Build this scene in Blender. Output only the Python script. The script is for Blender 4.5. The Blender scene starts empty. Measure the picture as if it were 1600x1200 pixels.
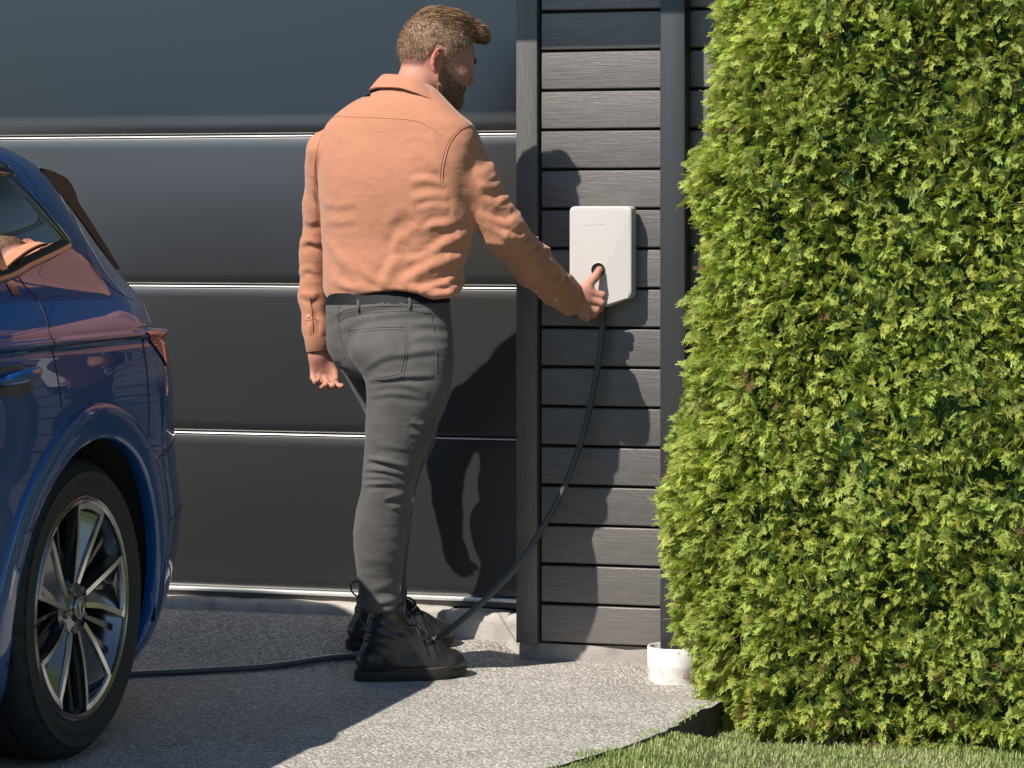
import bpy, bmesh, math, random
import numpy as np
from mathutils import Vector, Matrix
from mathutils.bvhtree import BVHTree

# ---------------------------------------------------------------- camera, sky, sun
scene = bpy.context.scene
TH = math.radians(15.9)                     # the camera looks a little to the left of the wall's normal
cam_d = bpy.data.cameras.new('camera'); cam = bpy.data.objects.new('camera', cam_d)
scene.collection.objects.link(cam); scene.camera = cam
cam.location = (2.216, -7.85, 1.27); cam.rotation_euler = (math.radians(90), 0, TH)
cam_d.sensor_width = 36; cam_d.lens = 99.0; cam_d.shift_y = -255 / 1600
cam_d.clip_start = .1; cam_d.clip_end = 2000
SUN = Vector((.54, 1.0, -1.19)).normalized()  # the way the light travels
world = bpy.data.worlds.new('World'); scene.world = world; world.use_nodes = True
wn = world.node_tree.nodes; wl = world.node_tree.links
sky = wn.new('ShaderNodeTexSky'); sky.sky_type = 'NISHITA'; sky.sun_disc = False
sky.sun_elevation = math.asin(-SUN.z); sky.sun_rotation = math.atan2(-SUN.x, -SUN.y)
sky.air_density = 1.0; sky.dust_density = .15; sky.ozone_density = 2.2
wn['Background'].inputs[1].default_value = .095
wl.new(sky.outputs[0], wn['Background'].inputs[0])
sun_d = bpy.data.lights.new('sun', 'SUN'); sun_d.energy = 5.0; sun_d.angle = math.radians(.53); sun_d.color = (1, .93, .83)
sun = bpy.data.objects.new('sun', sun_d); scene.collection.objects.link(sun)
sun.rotation_euler = SUN.to_track_quat('-Z', 'Y').to_euler(); sun.location = (-4, -10, 9)
scene.view_settings.view_transform = 'Standard'; scene.view_settings.look = 'None'
scene.view_settings.exposure = .42; scene.view_settings.gamma = 1

# ---------------------------------------------------------------- helpers
col = scene.collection
rng = np.random.default_rng(7); random.seed(7)
def mesh_obj(name, V, Fc, m=None, parent=None, smooth=True, sharp=None):
    me = bpy.data.meshes.new(name)
    V = np.asarray(V, dtype=np.float32).reshape(-1, 3)
    if isinstance(Fc, np.ndarray):
        n = len(Fc); k = Fc.shape[1]
        me.vertices.add(len(V)); me.vertices.foreach_set('co', V.ravel())
        me.loops.add(n * k); me.loops.foreach_set('vertex_index', Fc.astype(np.int32).ravel())
        me.polygons.add(n); me.polygons.foreach_set('loop_start', np.arange(0, n * k, k, dtype=np.int32))
        me.update(calc_edges=True)
    else:
        me.from_pydata(V.tolist(), [], Fc); me.update()
    if smooth: me.polygons.foreach_set('use_smooth', np.ones(len(me.polygons), bool))
    if sharp is not None and smooth: me.set_sharp_from_angle(angle=math.radians(sharp))
    o = bpy.data.objects.new(name, me); col.objects.link(o)
    if m: me.materials.append(m)
    if parent: o.parent = parent
    return o
def empty(name, loc=(0, 0, 0), rz=0):
    o = bpy.data.objects.new(name, None); o.empty_display_size = .1; col.objects.link(o)
    o.location = loc; o.rotation_euler = (0, 0, rz); return o
def tag(o, label=None, cat=None, group=None, kind=None):
    if label: o['label'] = label
    if cat: o['category'] = cat
    if group: o['group'] = group
    if kind: o['kind'] = kind
    return o
def box(name, lo, hi, m, parent=None, bev=0.0, seg=2):
    bm = bmesh.new(); bmesh.ops.create_cube(bm, size=1)
    c = [(a + b) / 2 for a, b in zip(lo, hi)]; s = [b - a for a, b in zip(lo, hi)]
    for v in bm.verts: v.co = Vector((c[i] + v.co[i] * s[i] for i in range(3)))
    if bev: bmesh.ops.bevel(bm, geom=bm.edges[:] , offset=bev, segments=seg, profile=.5, affect='EDGES')
    me = bpy.data.meshes.new(name); bm.to_mesh(me); bm.free()
    me.polygons.foreach_set('use_smooth', np.ones(len(me.polygons), bool)); me.set_sharp_from_angle(angle=math.radians(35))
    o = bpy.data.objects.new(name, me); col.objects.link(o)
    if m: me.materials.append(m)
    if parent: o.parent = parent
    return o
def catmull(P, n=8, closed=False):
    P = np.asarray(P, float); N = len(P); out = []
    for i in range(N if closed else N - 1):
        if closed: a, b, c, d = P[(i - 1) % N], P[i], P[(i + 1) % N], P[(i + 2) % N]
        else: a, b, c, d = P[max(i - 1, 0)], P[i], P[i + 1], P[min(i + 2, N - 1)]
        for k in range(n):
            t = k / n
            out.append(.5 * ((2 * b) + (c - a) * t + (2 * a - 5 * b + 4 * c - d) * t * t + (3 * b - a - 3 * c + d) * t ** 3))
    if not closed: out.append(P[-1])
    return np.array(out)
def tube_data(P, r, k=8, closed=False, flat=None):
    """rings along P; r scalar or per point; flat=(normal vectors, ratio) squashes the section"""
    P = np.asarray(P, float); n = len(P); r = np.broadcast_to(np.asarray(r, float), (n,))
    T = np.roll(P, -1, 0) - np.roll(P, 1, 0)
    if not closed: T[0] = P[1] - P[0]; T[-1] = P[-1] - P[-2]
    T /= np.linalg.norm(T, axis=1)[:, None] + 1e-12
    u = np.cross(T[0], [0, 0, 1.]); u = u if np.linalg.norm(u) > .1 else np.cross(T[0], [1., 0, 0])
    V = []
    for i in range(n):
        u = u - T[i] * np.dot(u, T[i]); u /= np.linalg.norm(u) + 1e-12; w = np.cross(T[i], u)
        a = np.arange(k) * 2 * math.pi / k
        V.append(P[i] + r[i] * (np.cos(a)[:, None] * u + np.sin(a)[:, None] * w))
    V = np.concatenate(V); Fc = []
    for i in range(n if closed else n - 1):
        for j in range(k):
            i2 = (i + 1) % n; j2 = (j + 1) % k
            Fc.append((i * k + j, i * k + j2, i2 * k + j2, i2 * k + j))
    if not closed: Fc += [tuple(range(k))[::-1], tuple((n - 1) * k + j for j in range(k))]
    return V, Fc
def tube(name, P, r, m, parent=None, k=8, closed=False):
    V, Fc = tube_data(P, r, k, closed); return mesh_obj(name, V, Fc, m, parent, True, 60)
def lathe(name, prof, m, parent=None, n=64, axis='Z', c=(0, 0, 0), sharp=30, close=False):
    prof = np.asarray(prof, float); a = np.arange(n) * 2 * math.pi / n; K = len(prof)
    r = prof[:, 0][None, :]; z = np.broadcast_to(prof[:, 1][None, :], (n, K))
    x = r * np.cos(a)[:, None]; y = r * np.sin(a)[:, None]
    V = {'Z': np.stack([x, y, z], -1), 'X': np.stack([z, x, y], -1)}[axis].reshape(-1, 3) + np.asarray(c)
    Fc = []
    for i in range(n):
        for j in range(K if close else K - 1):
            i2 = (i + 1) % n; j2 = (j + 1) % K
            Fc.append((i * K + j, i2 * K + j, i2 * K + j2, i * K + j2))
    return mesh_obj(name, V, Fc, m, parent, True, sharp)
def grid_faces(nu, nv):
    i, j = np.meshgrid(np.arange(nu - 1), np.arange(nv - 1), indexing='ij')
    a = (i * nv + j).ravel(); return np.stack([a, a + 1, a + nv + 1, a + nv], 1)
def vnoise(p, seed=0):
    """cheap smooth 3-D value noise, about -1..1"""
    p = np.asarray(p, float); i = np.floor(p).astype(np.int64); f = p - i; f = f * f * (3 - 2 * f)
    def h(a, b, c):
        n = (a * 374761393 + b * 668265263 + c * 1274126177 + seed * 974711) & 0xffffffff
        n = ((n ^ (n >> 13)) * 1274126177) & 0xffffffff
        return ((n ^ (n >> 16)) & 0xffff) / 32767.5 - 1
    r = 0
    for dx in (0, 1):
        for dy in (0, 1):
            for dz in (0, 1):
                w = (f[..., 0] if dx else 1 - f[..., 0]) * (f[..., 1] if dy else 1 - f[..., 1]) * (f[..., 2] if dz else 1 - f[..., 2])
                r = r + w * h(i[..., 0] + dx, i[..., 1] + dy, i[..., 2] + dz)
    return r
def smooth01(x): x = np.clip(x, 0, 1); return x * x * (3 - 2 * x)

# ---------------------------------------------------------------- materials
class Mat:
    def __init__(s, name):
        s.m = bpy.data.materials.new(name); s.m.use_nodes = True
        s.n = s.m.node_tree.nodes; s.l = s.m.node_tree.links; s.b = s.n['Principled BSDF']
        s.co = None
    def node(s, t, **kw):
        n = s.n.new('ShaderNode' + t)
        for k, v in kw.items():
            if k in n.inputs: n.inputs[k].default_value = v
            else: setattr(n, k, v)
        return n
    def coord(s, scale=(1, 1, 1), out='Object'):
        tc = s.node('TexCoord'); mp = s.node('Mapping'); mp.inputs['Scale'].default_value = scale
        s.l.new(tc.outputs[out], mp.inputs[0]); return mp.outputs[0]
    def noise(s, sc, scale=(1, 1, 1), detail=4, rough=.55, out='Object'):
        n = s.node('TexNoise', Scale=sc, Detail=detail, Roughness=rough); s.l.new(s.coord(scale, out), n.inputs['Vector']); return n
    def ramp(s, src, stops):
        r = s.node('ValToRGB'); e = r.color_ramp.elements
        while len(e) < len(stops): e.new(.5)
        for a, (p, c) in zip(e, stops): a.position = p; a.color = tuple(c) + (1,) if len(c) == 3 else c
        s.l.new(src, r.inputs[0]); return r.outputs[0]
    def mix(s, fac, a, b, mode='MIX'):
        x = s.node('Mix', data_type='RGBA', blend_type=mode)
        for i, v in ((0, fac), (6, a), (7, b)):
            if isinstance(v, bpy.types.NodeSocket): s.l.new(v, x.inputs[i])
            else: x.inputs[i].default_value = v if i == 0 else (tuple(v) + (1,))
        return x.outputs[2]
    def set(s, **kw):
        for k, v in kw.items():
            k = k.replace('_', ' ')
            if isinstance(v, bpy.types.NodeSocket): s.l.new(v, s.b.inputs[k])
            else: s.b.inputs[k].default_value = tuple(v) + (1,) if isinstance(v, (tuple, list)) and len(v) == 3 and 'Radius' not in k else v
        return s
    def bump(s, src, strength, dist, prev=None):
        b = s.node('Bump', Strength=strength, Distance=dist); s.l.new(src, b.inputs['Height'])
        if prev is not None: s.l.new(prev, b.inputs['Normal'])
        s.l.new(b.outputs[0], s.b.inputs['Normal']); return b.outputs[0]
def plain(name, c, rough=.5, metal=0, var=.0, vs=20, bump=0, bs=200, bd=.001, coat=0, spec=.5):
    M = Mat(name); M.set(Roughness=rough, Metallic=metal, Coat_Weight=coat, Specular_IOR_Level=spec)
    if var:
        n = M.noise(vs); M.set(Base_Color=M.mix(n.outputs[0], [x * (1 - var) for x in c], [min(1, x * (1 + var)) for x in c]))
    else: M.set(Base_Color=c)
    if bump: M.bump(M.noise(bs).outputs[0], bump, bd)
    return M.m

def aggregate():
    M = Mat('exposed_aggregate'); v = M.node('TexVoronoi', Scale=115.0); c = M.coord(); M.l.new(c, v.inputs['Vector'])
    v2 = M.node('TexVoronoi', Scale=230.0); M.l.new(c, v2.inputs['Vector'])
    sep = M.node('SeparateColor'); M.l.new(v.outputs['Color'], sep.inputs[0])
    sep2 = M.node('SeparateColor'); M.l.new(v2.outputs['Color'], sep2.inputs[0])
    stone = M.ramp(sep.outputs[0], [(0, (.22, .21, .195)), (.35, (.40, .38, .35)), (.75, (.56, .53, .49)), (.93, (.74, .71, .67)), (1, (.85, .83, .80))])
    fine = M.ramp(sep2.outputs[1], [(0, (.24, .23, .215)), (.6, (.48, .455, .42)), (1, (.70, .67, .63))])
    base = M.mix(.45, stone, fine)
    gap = M.ramp(v.outputs['Distance'], [(.30, (1, 1, 1)), (.62, (.46, .46, .46))])
    base = M.mix(.75, base, gap, 'MULTIPLY')
    big = M.noise(1.7, detail=5); st = M.ramp(big.outputs[0], [(.3, (.95, .93, .90)), (.65, (1.14, 1.13, 1.12))])
    base = M.mix(1.0, base, st, 'MULTIPLY'); n7 = M.noise(5.5, detail=6, rough=.7); base = M.mix(1.0, base, M.ramp(n7.outputs[0], [(.30, (.80, .78, .75)), (.46, (1, 1, 1)), (.70, (1.06, 1.05, 1.04))]), 'MULTIPLY')
    M.set(Base_Color=base, Roughness=.8)
    h = M.ramp(v.outputs['Distance'], [(0, (1, 1, 1)), (.7, (0, 0, 0))])
    b1 = M.bump(h, .8, .0045); M.bump(M.noise(420, detail=2).outputs[0], .35, .0012, b1)
    return M.m
def painted_wood(name, base, along, metal=.5, rough=.5):
    M = Mat(name); sc = {'x': (1.2, 14, 30), 'z': (26, 14, 1.2)}[along]
    n = M.noise(9, sc, 6, .62); n2 = M.noise(60, {'x': (1, 8, 10), 'z': (10, 8, 1)}[along], 3)
    info = M.node('ObjectInfo')
    br = M.ramp(info.outputs['Random'], [(0, (.86, .86, .86)), (1, (1.12, 1.1, 1.08))])
    c = M.ramp(n.outputs[0], [(.3, [x * .78 for x in base]), (.7, [x * 1.15 for x in base])])
    M.set(Base_Color=M.mix(1, c, br, 'MULTIPLY'), Metallic=metal)
    M.set(Roughness=M.ramp(n2.outputs[0], [(.3, (rough - .05,) * 3), (.7, (rough + .08,) * 3)]))
    b = M.bump(n.outputs[0], .45, .0020); M.bump(n2.outputs[0], .3, .0008, b)
    return M.m
MAT = {}
MAT['ground'] = aggregate()
MAT['board'] = painted_wood('charcoal_stained_board', (.185, .174, .168), 'x', .5, .43)
MAT['post'] = painted_wood('charcoal_corner_board', (.17, .165, .16), 'z', .45, .5)
MAT['gap'] = plain('dark_backing', (.012, .012, .013), .9)
def concrete(name, c):
    M = Mat(name); n = M.noise(14, detail=6); n2 = M.noise(160, detail=3); v = M.node('TexVoronoi', Scale=70.0); M.l.new(M.coord(), v.inputs['Vector'])
    pit = M.ramp(v.outputs['Distance'], [(.08, (.35, .33, .3)), (.16, (1, 1, 1))])
    base = M.ramp(n.outputs[0], [(.25, [x * .6 for x in c]), (.5, c), (.8, [min(1, x * 1.25) for x in c])])
    M.set(Base_Color=M.mix(.8, base, pit, 'MULTIPLY'), Roughness=.88); b = M.bump(n.outputs[0], .5, .006); M.bump(n2.outputs[0], .6, .0015, b); return M.m
MAT['concrete'] = concrete('weathered_concrete', (.42, .385, .35))
MAT['plinth'] = concrete('grey_plinth_concrete', (.30, .275, .25))
def door_mat():
    M = Mat('satin_anthracite_steel'); n = M.noise(1.3, (.5, 1, 1.2), 2); n2 = M.noise(900, (.05, 1, 1), 2)
    v = M.node('TexVoronoi', Scale=17.0); M.l.new(M.coord(), v.inputs['Vector'])
    dust = M.ramp(v.outputs['Distance'], [(.010, (.4, .38, .34)), (.018, (0, 0, 0))])
    M.set(Base_Color=M.mix(1, M.ramp(n.outputs[0], [(.3, (.138, .141, .141)), (.7, (.150, .153, .153))]), dust, 'SCREEN'), Metallic=.92)
    M.set(Roughness=M.ramp(n.outputs[0], [(.3, (.335,) * 3), (.7, (.355,) * 3)])); M.bump(n2.outputs[0], .05, .0004); return M.m
MAT['door'] = door_mat()
MAT['alu'] = plain('bare_aluminium_strip', (.82, .81, .79), .42, .5, .12, 30)
MAT['rubber'] = plain('grey_weather_seal', (.16, .15, .14), .7, 0, .2, 40, .2)
MAT['pipe'] = plain('anthracite_downpipe', (.062, .067, .070), .42, .5, .15, 3, .08, 400, .0005)
def collar_mat():
    M = Mat('white_pvc'); v = M.node('TexVoronoi', Scale=23.0); M.l.new(M.coord(), v.inputs['Vector']); n = M.noise(30, detail=5)
    sp = M.ramp(v.outputs['Distance'], [(.10, (.30, .27, .23)), (.15, (1, 1, 1))])
    c = M.ramp(n.outputs[0], [(.3, (.62, .60, .56)), (.5, (.80, .79, .77))])
    M.set(Base_Color=M.mix(.55, c, sp, 'MULTIPLY'), Roughness=.4); return M.m
MAT['collar'] = collar_mat()
MAT['soil'] = plain('dark_soil', (.05, .036, .025), .95, 0, .4, 30, .8, 90, .02)
MAT['turf'] = plain('turf_ground', (.075, .095, .028), .95, 0, .45, 25, .6, 60, .01)
MAT['roof'] = plain('dark_fascia', (.05, .05, .052), .6)

# ---------------------------------------------------------------- ground
EDGE = catmull([(.70, 3.0), (.70, -.35), (.69, -.60), (.655, -1.03), (.51, -1.54), (.15, -2.35), (-.1, -3.2), (-.2, -4.5), (-.2, -9.0), (-.2, -60.0)], 6)   # right edge of the driveway slab
def rise(X, Y):                                # the slab climbs a little towards the garage threshold
    k = smooth01((np.asarray(Y) + .42) / .52)
    a = .094 - .05 * smooth01((np.asarray(X) + .52) / .24) - .044 * smooth01((np.asarray(X) + .10) / .12)
    return k * a - .030 * smooth01((np.asarray(X) - .32) / .12) * smooth01((np.asarray(Y) + .60) / .35)
# lawn / terrain: one sheet to the horizon, below the slab
gx = np.concatenate([[-900, -200, -60, -20, -8], np.linspace(-4, 6, 60), [9, 20, 60, 200, 900]])
gy = np.concatenate([[-900, -200, -60, -25, -14], np.linspace(-10, 1.2, 70), [3, 8, 20, 60, 200, 900]])
GX, GY = np.meshgrid(gx, gy, indexing='ij')
def lawn_z(X, Y):
    return -.085 + .078 * smooth01((-.70 - np.asarray(Y)) / .32) * (.12 + .88 * smooth01((1.02 - np.asarray(X)) / .38)) + .008 * vnoise(np.stack([np.asarray(X) * 3, np.asarray(Y) * 3, np.asarray(X) * 0], -1), 3)
GZ = lawn_z(GX, GY)
inside = (GX < np.interp(-GY, -EDGE[:, 1], EDGE[:, 0]) - .12) | (GY > 0)
GZ = np.where(inside, -.13, GZ)
tag(mesh_obj('ground', np.stack([GX, GY, GZ], -1).reshape(-1, 3), grid_faces(len(gx), len(gy)), MAT['turf']), kind='structure')
# driveway slab: top sheet following the edge, side skirt along it
ys = np.concatenate([np.linspace(.30, -2.4, 110), np.linspace(-2.6, -9, 22), [-14, -25, -60]])
us = np.concatenate([[0, .3, .55], np.linspace(.7, .93, 50), np.linspace(.935, 1, 14)])
ex = np.interp(-ys, -EDGE[:, 1], EDGE[:, 0])
SX = -8 + us[None, :] * (ex[:, None] + 8); SY = np.broadcast_to(ys[:, None], SX.shape)
SX = SX + np.where(us[None, :] == 1, .006 * vnoise(np.stack([SY * 25, SX * 0, SX * 0], -1)), 0)
SZ = rise(SX, SY) + .0015 * vnoise(np.stack([SX * 6, SY * 6, SX * 0], -1), 5)
nV = SX.size; V = np.stack([SX, SY, SZ], -1).reshape(-1, 3); Fc = grid_faces(len(ys), len(us)).tolist()
k = len(us); sk = [V[i * k + k - 1] + np.array([.012 * math.sin(i * 1.7) * .3, 0, -.16]) for i in range(len(ys))]
V = np.concatenate([V, np.array(sk)])
for i in range(len(ys) - 1): Fc.append((i * k + k - 1, nV + i, nV + i + 1, (i + 1) * k + k - 1))
Fc = [tuple(reversed(f)) for f in Fc]
dw = tag(mesh_obj('driveway', V, Fc, MAT['ground'], sharp=50), kind='structure')
dw.data.materials.append(plain('shaded_dirty_slab_edge', (.075, .062, .05), .95, 0, .5, 40, .8, 120, .006))  # dirty slab edge, with the shade of this side darkened into its colour
mi = np.zeros(len(Fc), np.int32); mi[-(len(ys) - 1):] = 1; dw.data.polygons.foreach_set('material_index', mi)

# unseen bank added behind the viewer to darken reflections in door and car
bx = np.linspace(-40, 40, 160); bh = np.linspace(0, 1, 14); BX, BH = np.meshgrid(bx, bh, indexing='ij')
BY = -15 - .16 * (BX / 6) ** 2 - 4 * BH ** 2; BZ = -.2 + 2.7 * BH ** .8
lp = np.stack([BX * .9, BY * .9, BZ * .9], -1); BY = BY + .7 * vnoise(lp, 71); BZ = BZ + BH * (.9 * vnoise(lp * 1.3, 72) + .4 * vnoise(lp * 3, 73))
tag(mesh_obj('added_dark_bank', np.stack([BX, BY, BZ], -1).reshape(-1, 3), grid_faces(160, 14), plain('dark_bank_green', (.030, .045, .018), .95, 0, .6, 3, .9, 6, .2)), kind='structure')

# ---------------------------------------------------------------- garage: siding, corner board, plinth, eave
wall = tag(empty('clad_wall', (0, 0, 0)), 'dark stained horizontal board wall beside the garage door, behind the wall charger', 'wall')
box('backing', (.055, .022, .03), (3.2, .25, 3.0), MAT['gap'], wall)
J0, JS = .055, .1139
bme = None
def board_mesh():
    # a bevelled board with a slightly cupped face
    prof = [(.022, 0), (.003, 0), (.0, .003), (-.0012, .03), (-.0015, .055), (-.001, .085), (.0, .1035), (.003, .1065), (.022, .1065)]
    xs = np.array([0, .002, .35, 3.13]); V = []; Fc = []
    for x in xs:
        for (y, z) in prof: V.append((x, y + (.002 if x == 0 else 0), z))
    K = len(prof)
    for i in range(len(xs) - 1):
        for j in range(K - 1): Fc.append((i * K + j, (i + 1) * K + j, (i + 1) * K + j + 1, i * K + j + 1))
    Fc.append(tuple(range(K)))
    return V, Fc
bV, bF = board_mesh()
first = None
for i in range(26):
    if first is None: o = first = mesh_obj('siding_board', bV, bF, MAT['board'], wall, True, 40)
    else: o = first.copy(); col.objects.link(o); o.parent = wall
    o.location = (.068, .001 * ((i * 7) % 3 - 1), J0 + JS * i)
box('corner_board', (-.003, -.018, .050), (.060, .24, 3.0), MAT['post'], wall, .003)
V, Fc = [], []
n = 40
for i in range(n + 1):
    x = -.0 + 3.2 * i / n; w = .006 * math.sin(i * 2.1) + .004 * math.sin(i * 5.3)
    V += [(x, .012 + w, .048), (x, .006 + w, .03), (x, .0 + w, -.14)]
for i in range(n):
    for j in range(2): Fc.append((i * 3 + j, i * 3 + j + 1, (i + 1) * 3 + j + 1, (i + 1) * 3 + j))
Fc = [tuple(reversed(f)) for f in Fc]
mesh_obj('plinth', V, [tuple(reversed(f)) for f in Fc], MAT['plinth'], wall)
# eave: soffit and fascia whose shadow falls over the top of the wall
ev = tag(empty('roof_eave', (0, -.60, 2.427)), 'dark roof eave above the garage door and wall', 'roof')
ev_h = 1.767 + 1.19 * .63
box('fascia', (-6, -.03, ev_h - 2.427), (3.2, 0, .26), MAT['roof'], ev)
box('soffit', (-6, .001, .12), (3.2, 1.2, .15), MAT['roof'], ev)
mesh_obj('roof_slab', [(-6, -.08, .262), (3.2, -.08, .262), (3.2, 5, 2.2), (-6, 5, 2.2), (-6, -.08, .30), (3.2, -.08, .30), (3.2, 5, 2.24), (-6, 5, 2.24)],
         [(0, 1, 2, 3), (7, 6, 5, 4), (0, 4, 5, 1), (1, 5, 6, 2), (2, 6, 7, 3), (3, 7, 4, 0)], MAT['roof'], ev, False)

# garage door: sections with a bright lip at each joint
gd = tag(empty('garage_door', (-1.6, .15, .15)), 'wide anthracite sectional garage door with bright joint lips', 'garage door')
Js = [.152, .628, 1.075, 1.531, 1.99, 2.45]
for a, b in zip(Js[:-1], Js[1:]):
    hgt = b - a
    pr = [(.03, .001), (.010, .001), (.003, .004), (0, .010)] + [(-.0007 * math.sin(math.pi * t) - .0007 * smooth01(t / .14), .010 + (hgt - .024) * t) for t in np.linspace(.06, .94, 14)] + [(-.0008, hgt - .0112), (-.0004, hgt - .0102), (.004, hgt - .010), (.03, hgt - .010)]
    V = [(x, y, z) for x in (-3.4, 1.75) for (y, z) in pr]; K = len(pr)
    Fc = [(j, K + j, K + j + 1, j + 1) for j in range(K - 1)]
    p = mesh_obj('door_section', V, Fc, MAT['door'], gd, True, 50); p.location = (0, 0, a - .15)
    lip = [(.02, 0), (.004, 0), (-.0005, .001), (-.0022, .0030), (-.001, .0052), (.004, .0060), (.02, .0060)]
    if b < 2.3:
        V = [(x, y, z) for x in (-3.4, 1.75) for (y, z) in lip]; K = len(lip)
        q = mesh_obj('joint_lip', V, [(j, K + j, K + j + 1, j + 1) for j in range(K - 1)], MAT['alu'], p, True, 60); q.location = (0, 0, hgt - .0078)
box('frame_back', (-3.4, .05, -.2), (1.6, .08, 2.5), MAT['gap'], gd)
box('bottom_rail', (-3.4, -.014, -.0075), (1.59, .03, .0045), MAT['alu'], gd, .003)
box('bottom_seal', (-3.4, .002, -.026), (1.59, .03, -.007), MAT['rubber'], gd, .003)
# threshold kerb
ths = tag(empty('threshold_kerb', (-1.6, .14, .0)), 'worn concrete threshold kerb under the garage door', 'kerb')
def kerb(name, x0, x1, y0, top, m, seed):
    n = max(6, int((x1 - x0) / .02)); V = []; Fc = []
    pr = [(.075, 0), (.03, 0), (.012, -.003), (.002, -.013), (0, -.03), (-.004, -.16)]
    for i in range(n + 1):
        x = x0 + (x1 - x0) * i / n; e = 1 - min(1, min(i, n - i) / 1.5)
        for (y, z) in pr: V.append((x, y0 + y + e * .008 + .0025 * math.sin(x * 37 + seed + z * 50), top + z - e * .006 + .0012 * math.sin(x * 51 + seed)))
    K = len(pr)
    for i in range(n):
        for j in range(K - 1): Fc.append((i * K + j, i * K + j + 1, (i + 1) * K + j + 1, (i + 1) * K + j))
    Fc += [tuple(range(K))[::-1], tuple(n * K + j for j in range(K))]
    o = mesh_obj(name, V, Fc, m, ths, True, 50); o.location = (1.6, -.14, 0); return o
kerb('kerb_stone', -5, -.245, .085, .126, MAT['concrete'], 1)
kerb('kerb_stone', -.242, -.055, .06, .124, MAT['concrete'], 3)
kerb('kerb_stone', -.052, .06, .045, .120, MAT['concrete'], 5)

# ---------------------------------------------------------------- downpipe and its white collar
dp = tag(empty('downpipe', (.473, -.04, .054)), 'square dark grey downpipe running down the board wall into a white collar', 'downpipe')
box('pipe', (-.037, -.035, 0), (.036, .04, 2.6), MAT['pipe'], dp, .006)
box('bracket', (-.043, .028, 1.95), (.042, .058, 1.98), MAT['pipe'], dp, .002)
cl = lathe('drain_collar', [(.0715, -.05), (.0715, .006), (.0745, .012), (.0745, .022), (.0745, .068), (.073, .070), (.069, .070), (.0665, .067), (.0665, -.05)], MAT['collar'], None, 56, c=(0, 0, 0), sharp=40)
cl.location = (.476, -.075, .0); tag(cl, 'short white plastic pipe collar on the ground around the downpipe foot', 'pipe collar')

# ---------------------------------------------------------------- wall charger
MAT['white'] = plain('matt_white_plastic', (.56, .538, .53), .42, 0, .02, 8, .04, 600, .0003)
MAT['grey_pl'] = plain('grey_plastic', (.50, .49, .48), .5)
MAT['black_pl'] = plain('black_plastic', (.02, .02, .022), .45, 0, .2, 30, .15, 500, .0004)
ch = tag(empty('wall_charger', (.260, 0, 1.17)), 'white wall charger box on the dark boards by the man\'s hand', 'wall charger')
def rr_outline(w, top, bot_side, bot_mid, r, n=7):
    # rounded rectangle whose foot is a shallow v
    P = [(-w, top), (w, top), (w, bot_side), (.10 * w, bot_mid), (-w, bot_mid + .002)]
    out = []
    N = len(P)
    for i in range(N):
        p, a, b = np.array(P[i]), np.array(P[i - 1]), np.array(P[(i + 1) % N])
        ua = (a - p) / np.linalg.norm(a - p); ub = (b - p) / np.linalg.norm(b - p); rr = r if i != 3 else r * .6
        s, e = p + ua * rr, p + ub * rr
        for t in np.linspace(0, 1, n): out.append((1 - t) ** 2 * s + 2 * t * (1 - t) * p + t * t * e)
    return np.array(out)
def box_stack(name, layers, m, parent, cap=True):
    V = []; N = len(layers[0][0])
    for O, y in layers:
        for p in O: V.append((p[0], y, p[1]))
    Fc = []
    for i in range(len(layers) - 1):
        for j in range(N): Fc.append((i * N + j, i * N + (j + 1) % N, (i + 1) * N + (j + 1) % N, (i + 1) * N + j))
    if cap: Fc += [tuple(range(N))[::-1], tuple((len(layers) - 1) * N + j for j in range(N))]
    return mesh_obj(name, V, Fc, m, parent, True, 28)
O = lambda w, d=0: rr_outline(w, .142 - d, -.117 + d, -.147 + d, .017)
box_stack('cover', [(O(.094), -.018), (O(.0935), -.048), (O(.0920, .001), -.058), (O(.0905, .0025), -.0625), (O(.088, .005), -.0645), (O(.084, .009), -.065)], MAT['white'], ch)
box_stack('back_plate', [(O(.088, .006), -.001), (O(.088, .006), -.0175)], MAT['grey_pl'], ch)
# flat greyer patch painting the shade of a sloping face; the faint moulded mark
mesh_obj('facet_shade', [(.086, -.0653, .118), (.082, -.0653, -.118), (.012, -.0653, -.140), (.006, -.0653, -.056), (.070, -.0653, .020), (.050, -.0653, -.085)][:4], [(0, 3, 2, 1)], plain('facet_shade_white', (.515, .495, .488), .44), ch, False)
lg = plain('moulded_mark', (.535, .512, .505), .45)
for x0, x1, zz in ((-.052, -.044, .089), (-.040, -.022, .089), (-.016, .012, .0905)): box('moulded_mark', (x0, -.0655, zz - .0012), (x1, -.0645, zz + .0012), lg, ch)
sk = lathe('socket_ring', [(.0, -.0655), (.0165, -.0655), (.0175, -.068), (.0185, -.0685), (.0195, -.067), (.0195, -.063)], MAT['black_pl'], ch, 32, 'X')
sk.rotation_euler = (0, 0, math.radians(90)); sk.location = (-.006, 0, -.040)
lathe('status_light_ring', [(.0195, -.063), (.0205, -.0672), (.0215, -.0665), (.0218, -.063)], MAT['grey_pl'], ch, 32, 'X').rotation_euler = (0, 0, math.radians(90))
bpy.data.objects['status_light_ring'].location = (-.006, 0, -.040)

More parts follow.
